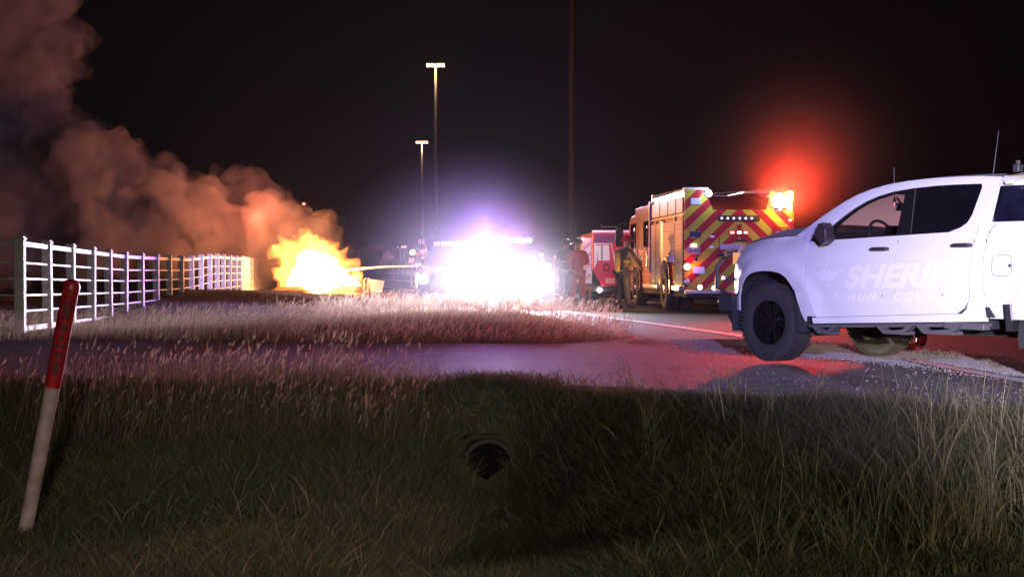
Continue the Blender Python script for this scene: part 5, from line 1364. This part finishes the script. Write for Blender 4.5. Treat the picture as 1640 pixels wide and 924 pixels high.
# ================================================================== BURNING CAR
wz = -0.75
wk = thing('burning_car', 'burnt wrecked car engulfed in flames behind the grassy crest', 'car', (-7.55, 56.5, wz), (0, 0, R(4)))
char = mat('charred_metal', (0.05, 0.03, 0.025), .8, noise_amt=.6, noise_scale=6)
sec = [(-2.3, .62, .45, .80), (-2.1, .80, .30, .95), (-1.3, .86, .28, 1.0), (.9, .86, .28, 1.0), (1.9, .84, .28, .98), (2.25, .70, .35, .85)]
b = MB(); vs = []
for x_, w_, z0, z1 in sec:
    for fy, fz in ((-1, .1), (-1, .8), (-.85, 1), (.85, 1), (1, .8), (1, .1)): vs.append((x_, fy * w_, z0 + fz * (z1 - z0)))
n = 6; b.add(vs, [(j * n + k, j * n + (k + 1) % n, (j + 1) * n + (k + 1) % n, (j + 1) * n + k) for j in range(len(sec) - 1) for k in range(n)] + [(0, 1, 2, 3, 4, 5), tuple(range(len(vs) - 6, len(vs)))])
b.build('body', char, wk, True)
for k, (p_, q_) in enumerate((((-1.5, 1.0), (-.8, 1.5)), ((.2, 1.0), (.2, 1.52)), ((1.6, 1.0), (.9, 1.5)))):
    for s_ in (-.72, .72):
        b = MB(); b.tube([(p_[0], s_, p_[1]), (q_[0], s_ * .86, q_[1])], .035, 6); b.build('pillar', char, wk)
b = MB(); b.box(-.85, .95, -.62, .62, 1.49, 1.54, ch=.02); b.build('roof', char, wk)
for x_ in (-1.45, 1.4):
    for s_ in (-.80, .80):
        b = MB(); b.lathe([(.0, -.09), (.20, -.10), (.32, -.10), (.33, 0), (.32, .10), (.20, .10), (0, .09)], 22, 'Y', (x_, s_, .33)); b.build('wheel', char, wk, True)
violet = mat('scorched_violet_paint', (0.50, 0.42, 0.62), .4, noise_amt=.35, noise_scale=5)
b = MB(); b.add([(1.75, -.95, .75), (2.2, -1.0, .68), (2.32, -1.05, 1.22), (1.66, -1.0, 1.30), (1.75, -.91, .75), (2.2, -.96, .68), (2.32, -1.01, 1.22), (1.66, -.96, 1.30)], [(0, 1, 2, 3), (7, 6, 5, 4), (0, 4, 5, 1), (1, 5, 6, 2), (2, 6, 7, 3), (3, 7, 4, 0)])
b.build('open_door', violet, wk); b = MB(); b.box(1.62, 1.70, -.98, -.90, .55, 1.35, ch=.01); b.tube([(1.50, -.94, .7), (1.5, -.94, 1.2), (1.56, -.94, 1.35)], .03); b.build('door_post', M['galv'], wk)
b = MB(); b.box(1.85, 2.35, -.95, -.6, .30, .42, ch=.03); b.build('bumper', violet, wk)
# jet of water from the road towards the fire
jet = [at(lerp(716, 560, t), 427 + 8 * (t - .35) ** 2 * 1.6 - .5, lerp(37, 55, t)) for t in np.linspace(0, 1, 30)]
b = MB(); b.tube(jet, [.020 + .03 * t for t in np.linspace(0, 1, 30)], 7); wj = b.build('water_jet', mat('white_water', (0.9, 0.75, 0.72), .4, trans=.2), None, True)
tag(wj, 'thin arching jet of water between the patrol cars and the fire', 'water jet', kind='stuff')

# ================================================================== FIRE AND SMOKE
def blob(name, spheres, voxel, amp, scale, seed, material, smooth=True):
    b = MB()
    for (c, r) in spheres:
        bm = bmesh.new(); bmesh.ops.create_icosphere(bm, subdivisions=3, radius=r)
        vs = [v.co + Vector(c) for v in bm.verts]; bm.verts.index_update(); fs = [[v.index for v in f.verts] for f in bm.faces]; bm.free(); b.add(vs, fs)
    o = b.build(name, material, None, False, norm=False)
    md = o.modifiers.new('r', 'REMESH'); md.mode = 'VOXEL'; md.voxel_size = voxel; md.use_smooth_shade = True
    dg = bpy.context.evaluated_depsgraph_get(); dg.update()
    me = bpy.data.meshes.new_from_object(o.evaluated_get(dg)); o.modifiers.clear(); o.data = me
    co = np.empty(len(me.vertices) * 3, np.float32); me.vertices.foreach_get('co', co); co = co.reshape(-1, 3)
    no = np.array([v.normal for v in me.vertices])
    dsp = np.array([noise.turbulence(Vector((p[0] * scale + seed, p[1] * scale, p[2] * scale)), 5, True, amplitude_scale=.58, frequency_scale=2.15) for p in co])
    dsp = dsp - dsp.mean()
    co = co + no * (dsp * amp)[:, None]
    me.vertices.foreach_set('co', co.astype(np.float32).ravel()); me.update()
    md = o.modifiers.new('r', 'REMESH'); md.mode = 'VOXEL'; md.voxel_size = voxel * .8; md.use_smooth_shade = True
    dg = bpy.context.evaluated_depsgraph_get(); dg.update()
    me = bpy.data.meshes.new_from_object(o.evaluated_get(dg)); o.modifiers.clear(); o.data = me
    bm = bmesh.new(); bm.from_mesh(me)      # keep only the outer shells
    seen = set(); keep = []
    bm.verts.ensure_lookup_table()
    for v0 in bm.verts:
        if v0.index in seen: continue
        st = [v0]; seen.add(v0.index); grp = []
        while st:
            v = st.pop(); grp.append(v)
            for e in v.link_edges:
                w = e.other_vert(v)
                if w.index not in seen: seen.add(w.index); st.append(w)
        keep.append(grp)
    keep.sort(key=len)
    bmesh.ops.delete(bm, geom=[v for g in keep[:-1] for v in g], context='VERTS'); bm.to_mesh(me); bm.free()
    me.polygons.foreach_set('use_smooth', [True] * len(me.polygons)); me.update()
    return o
def vol_mat(name, color, density, aniso, nscale=None, lo=.35, hi=.65, emis=None, estr=0.0, floor=0.0, stretch=(1, 1, 1)):
    m = bpy.data.materials.new(name); m.use_nodes = True; nt = m.node_tree; nt.nodes.clear(); L = nt.links.new
    out = nt.nodes.new('ShaderNodeOutputMaterial'); v = nt.nodes.new('ShaderNodeVolumePrincipled')
    v.inputs['Color'].default_value = (*color, 1); v.inputs['Density'].default_value = density; v.inputs['Anisotropy'].default_value = aniso
    if emis: v.inputs['Emission Color'].default_value = (*emis, 1); v.inputs['Emission Strength'].default_value = estr
    if nscale:
        tc = nt.nodes.new('ShaderNodeTexCoord'); mp = nt.nodes.new('ShaderNodeMapping'); mp.inputs['Scale'].default_value = stretch; n = nt.nodes.new('ShaderNodeTexNoise'); n.inputs['Scale'].default_value = nscale; n.inputs['Detail'].default_value = 7; n.inputs['Roughness'].default_value = .62; n.inputs['Distortion'].default_value = .9
        L(tc.outputs['Object'], mp.inputs[0]); L(mp.outputs[0], n.inputs['Vector'])
        r = nt.nodes.new('ShaderNodeMapRange'); r.inputs['From Min'].default_value = lo; r.inputs['From Max'].default_value = hi; r.inputs['To Min'].default_value = density * floor; r.inputs['To Max'].default_value = density
        r.interpolation_type = 'SMOOTHSTEP'
        L(n.outputs['Fac'], r.inputs['Value']); L(r.outputs[0], v.inputs['Density'])
        if emis:
            r2 = nt.nodes.new('ShaderNodeMapRange'); r2.inputs['From Min'].default_value = lo; r2.inputs['From Max'].default_value = hi; r2.inputs['To Min'].default_value = estr * floor; r2.inputs['To Max'].default_value = estr; r2.interpolation_type = 'SMOOTHSTEP'
            L(n.outputs['Fac'], r2.inputs['Value']); L(r2.outputs[0], v.inputs['Emission Strength'])
    L(v.outputs[0], out.inputs['Volume'])
    if emis: m.cycles.volume_step_rate = 0.12
    return m
random.seed(11)
def pxs(lst, Y, dY):
    out = []
    for px, py, r in lst:
        yy = Y + random.uniform(-dY, dY); out.append((tuple(at(px, py, yy)), r * yy / F))
    return out
smoke_px = [(500,392,38),(530,412,30),(480,372,34),(452,352,34),(510,408,34),(472,394,46),(430,385,56),(395,382,58),(350,368,60),(528,408,30),(505,388,38),(478,380,44),(445,372,50),(410,352,50),(375,318,48),(500,420,40),(460,410,50),(425,395,55),(345,300,26),(340,335,50),(310,335,52),(283,312,40),(255,300,42),(228,292,40),(192,280,46),
            (165,240,40),(150,262,56),(110,232,46),(66,205,50),(60,160,50),(78,110,46),(88,60,52),(70,10,58),(90,-50,60),(30,100,70),(20,30,70),(10,180,70),(40,260,80),(110,330,78),
            (190,360,66),(270,380,60),(350,385,55),(420,400,42),(465,415,34),(0,300,90),(0,380,80),(90,392,60),(-80,200,100),(-80,60,100),(-80,350,100),(180,392,50),(-60,-60,110),(510,425,20)]
smk_m = vol_mat('brown_smoke', (0.43, 0.39, 0.42), 0.75, 0.0, .9, .38, .66, floor=.08)
smk_m.cycles.volume_step_rate = 0.06
_sp = pxs(smoke_px, 61, 2.2)
smk = blob('smoke', [(c, r * .92) for c, r in _sp], .22, 1.6, .50, 3.0, smk_m)
veil_m = vol_mat('thin_smoke', (0.43, 0.39, 0.42), 0.42, 0.0, 1.1, .42, .66, floor=.03, stretch=(.8, 1, .8))
veil_m.cycles.volume_step_rate = 0.06
veil = blob('smoke_veil', [(c, r * 1.10) for c, r in _sp], .26, 2.2, .42, 17.0, veil_m)
tag(veil, 'thin torn smoke around the edges of the thick brown plume', 'smoke', kind='stuff')
tag(smk, 'thick brown and red-lit smoke plume drifting up to the left from the fire', 'smoke', kind='stuff')
fl_px = [(466,412,24),(455,396,14),(496,400,22),(540,425,22),(576,477,13),(456,440,20),(492,458,32),(550,462,32),(480,440,30),(472,408,24),(495,402,28),(520,425,34),(515,452,44),(486,446,24),(478,430,20),(492,420,28),(520,455,32),(548,462,24),(565,468,17),(535,440,24),(510,425,26),(545,425,14),(522,405,16),(495,395,18),(572,474,10),(480,462,18),(530,470,16),(482,385,12),(462,470,12)]
fl = blob('flames', pxs(fl_px, 56.6, .5), .085, .85, 2.0, 9.0, vol_mat('fire_volume', (1.0, 0.5, 0.2), 0.05, 0.0, 1.3, .34, .66, emis=(1.0, 0.25, 0.04), estr=7.0, floor=.08, stretch=(1, 1, .6)))
core_px = [(475,458,18),(550,464,24),(515,456,36),(490,450,28),(515,430,26),(495,425,20),(535,448,26),(566,470,15),(500,410,14)]
fc_ = blob('flame_core', pxs(core_px, 56.4, .3), .09, .5, 1.8, 4.0, vol_mat('fire_core_volume', (1.0, 0.7, 0.4), 0.02, 0.0, 1.6, .30, .6, emis=(1.0, 0.70, 0.33), estr=18.0, floor=.15, stretch=(1, 1, .6)), None)
tag(fc_, 'white-hot heart of the fire low around the wrecked car', 'fire', kind='stuff')
tag(fl, 'bright yellow-orange flames of the burning car behind the crest', 'fire', kind='stuff')

# ================================================================== HAZE AND ADDED BLOOM MIST
def bloom_mist(name, c, rad, color, dens, aniso, label):  # soft-edged mist ball added to make bloom around lamps
    m = bpy.data.materials.new(name); m.use_nodes = True; nt = m.node_tree; nt.nodes.clear(); L = nt.links.new
    out = nt.nodes.new('ShaderNodeOutputMaterial'); v = nt.nodes.new('ShaderNodeVolumePrincipled')
    v.inputs['Color'].default_value = (*color, 1); v.inputs['Anisotropy'].default_value = aniso
    tc = nt.nodes.new('ShaderNodeTexCoord'); g = nt.nodes.new('ShaderNodeTexGradient'); g.gradient_type = 'QUADRATIC_SPHERE'
    L(tc.outputs['Object'], g.inputs[0])
    p = nt.nodes.new('ShaderNodeMath'); p.operation = 'MULTIPLY'; p.inputs[1].default_value = dens
    L(g.outputs['Fac'], p.inputs[0]); L(p.outputs[0], v.inputs['Density']); L(v.outputs[0], out.inputs['Volume']); m.cycles.volume_step_rate = 0.35
    bm = bmesh.new(); bmesh.ops.create_icosphere(bm, subdivisions=3, radius=1.0); me = bpy.data.meshes.new(name); bm.to_mesh(me); bm.free(); me.materials.append(m)
    o = bpy.data.objects.new(name, me); COL.objects.link(o); o.location = c; o.scale = rad
    tag(o, label, 'bloom_mist', kind='stuff'); return o
bloom_mist('bloom_mist', (-0.7, 33.0, 0.8), (4.4, 4.6, 3.5), (.9, .85, .95), 0.024, 0.35, 'mist added around the dazzling patrol cars to spread their glow')
bloom_mist('bloom_mist', (6.7, 31.2, 3.4), (3.3, 2.8, 3.3), (.9, .85, .85), 0.078, 0.35, 'mist added around the strobe lamp on the fire engine to spread its red glow')
b = MB(); b.box(-160, 160, -14, 230, -2.2, 24.0)
hz_ = b.build('haze', vol_mat('night_haze', (0.85, 0.82, 0.88), 0.00005, 0.80), None)
hz_['kind'] = 'stuff'
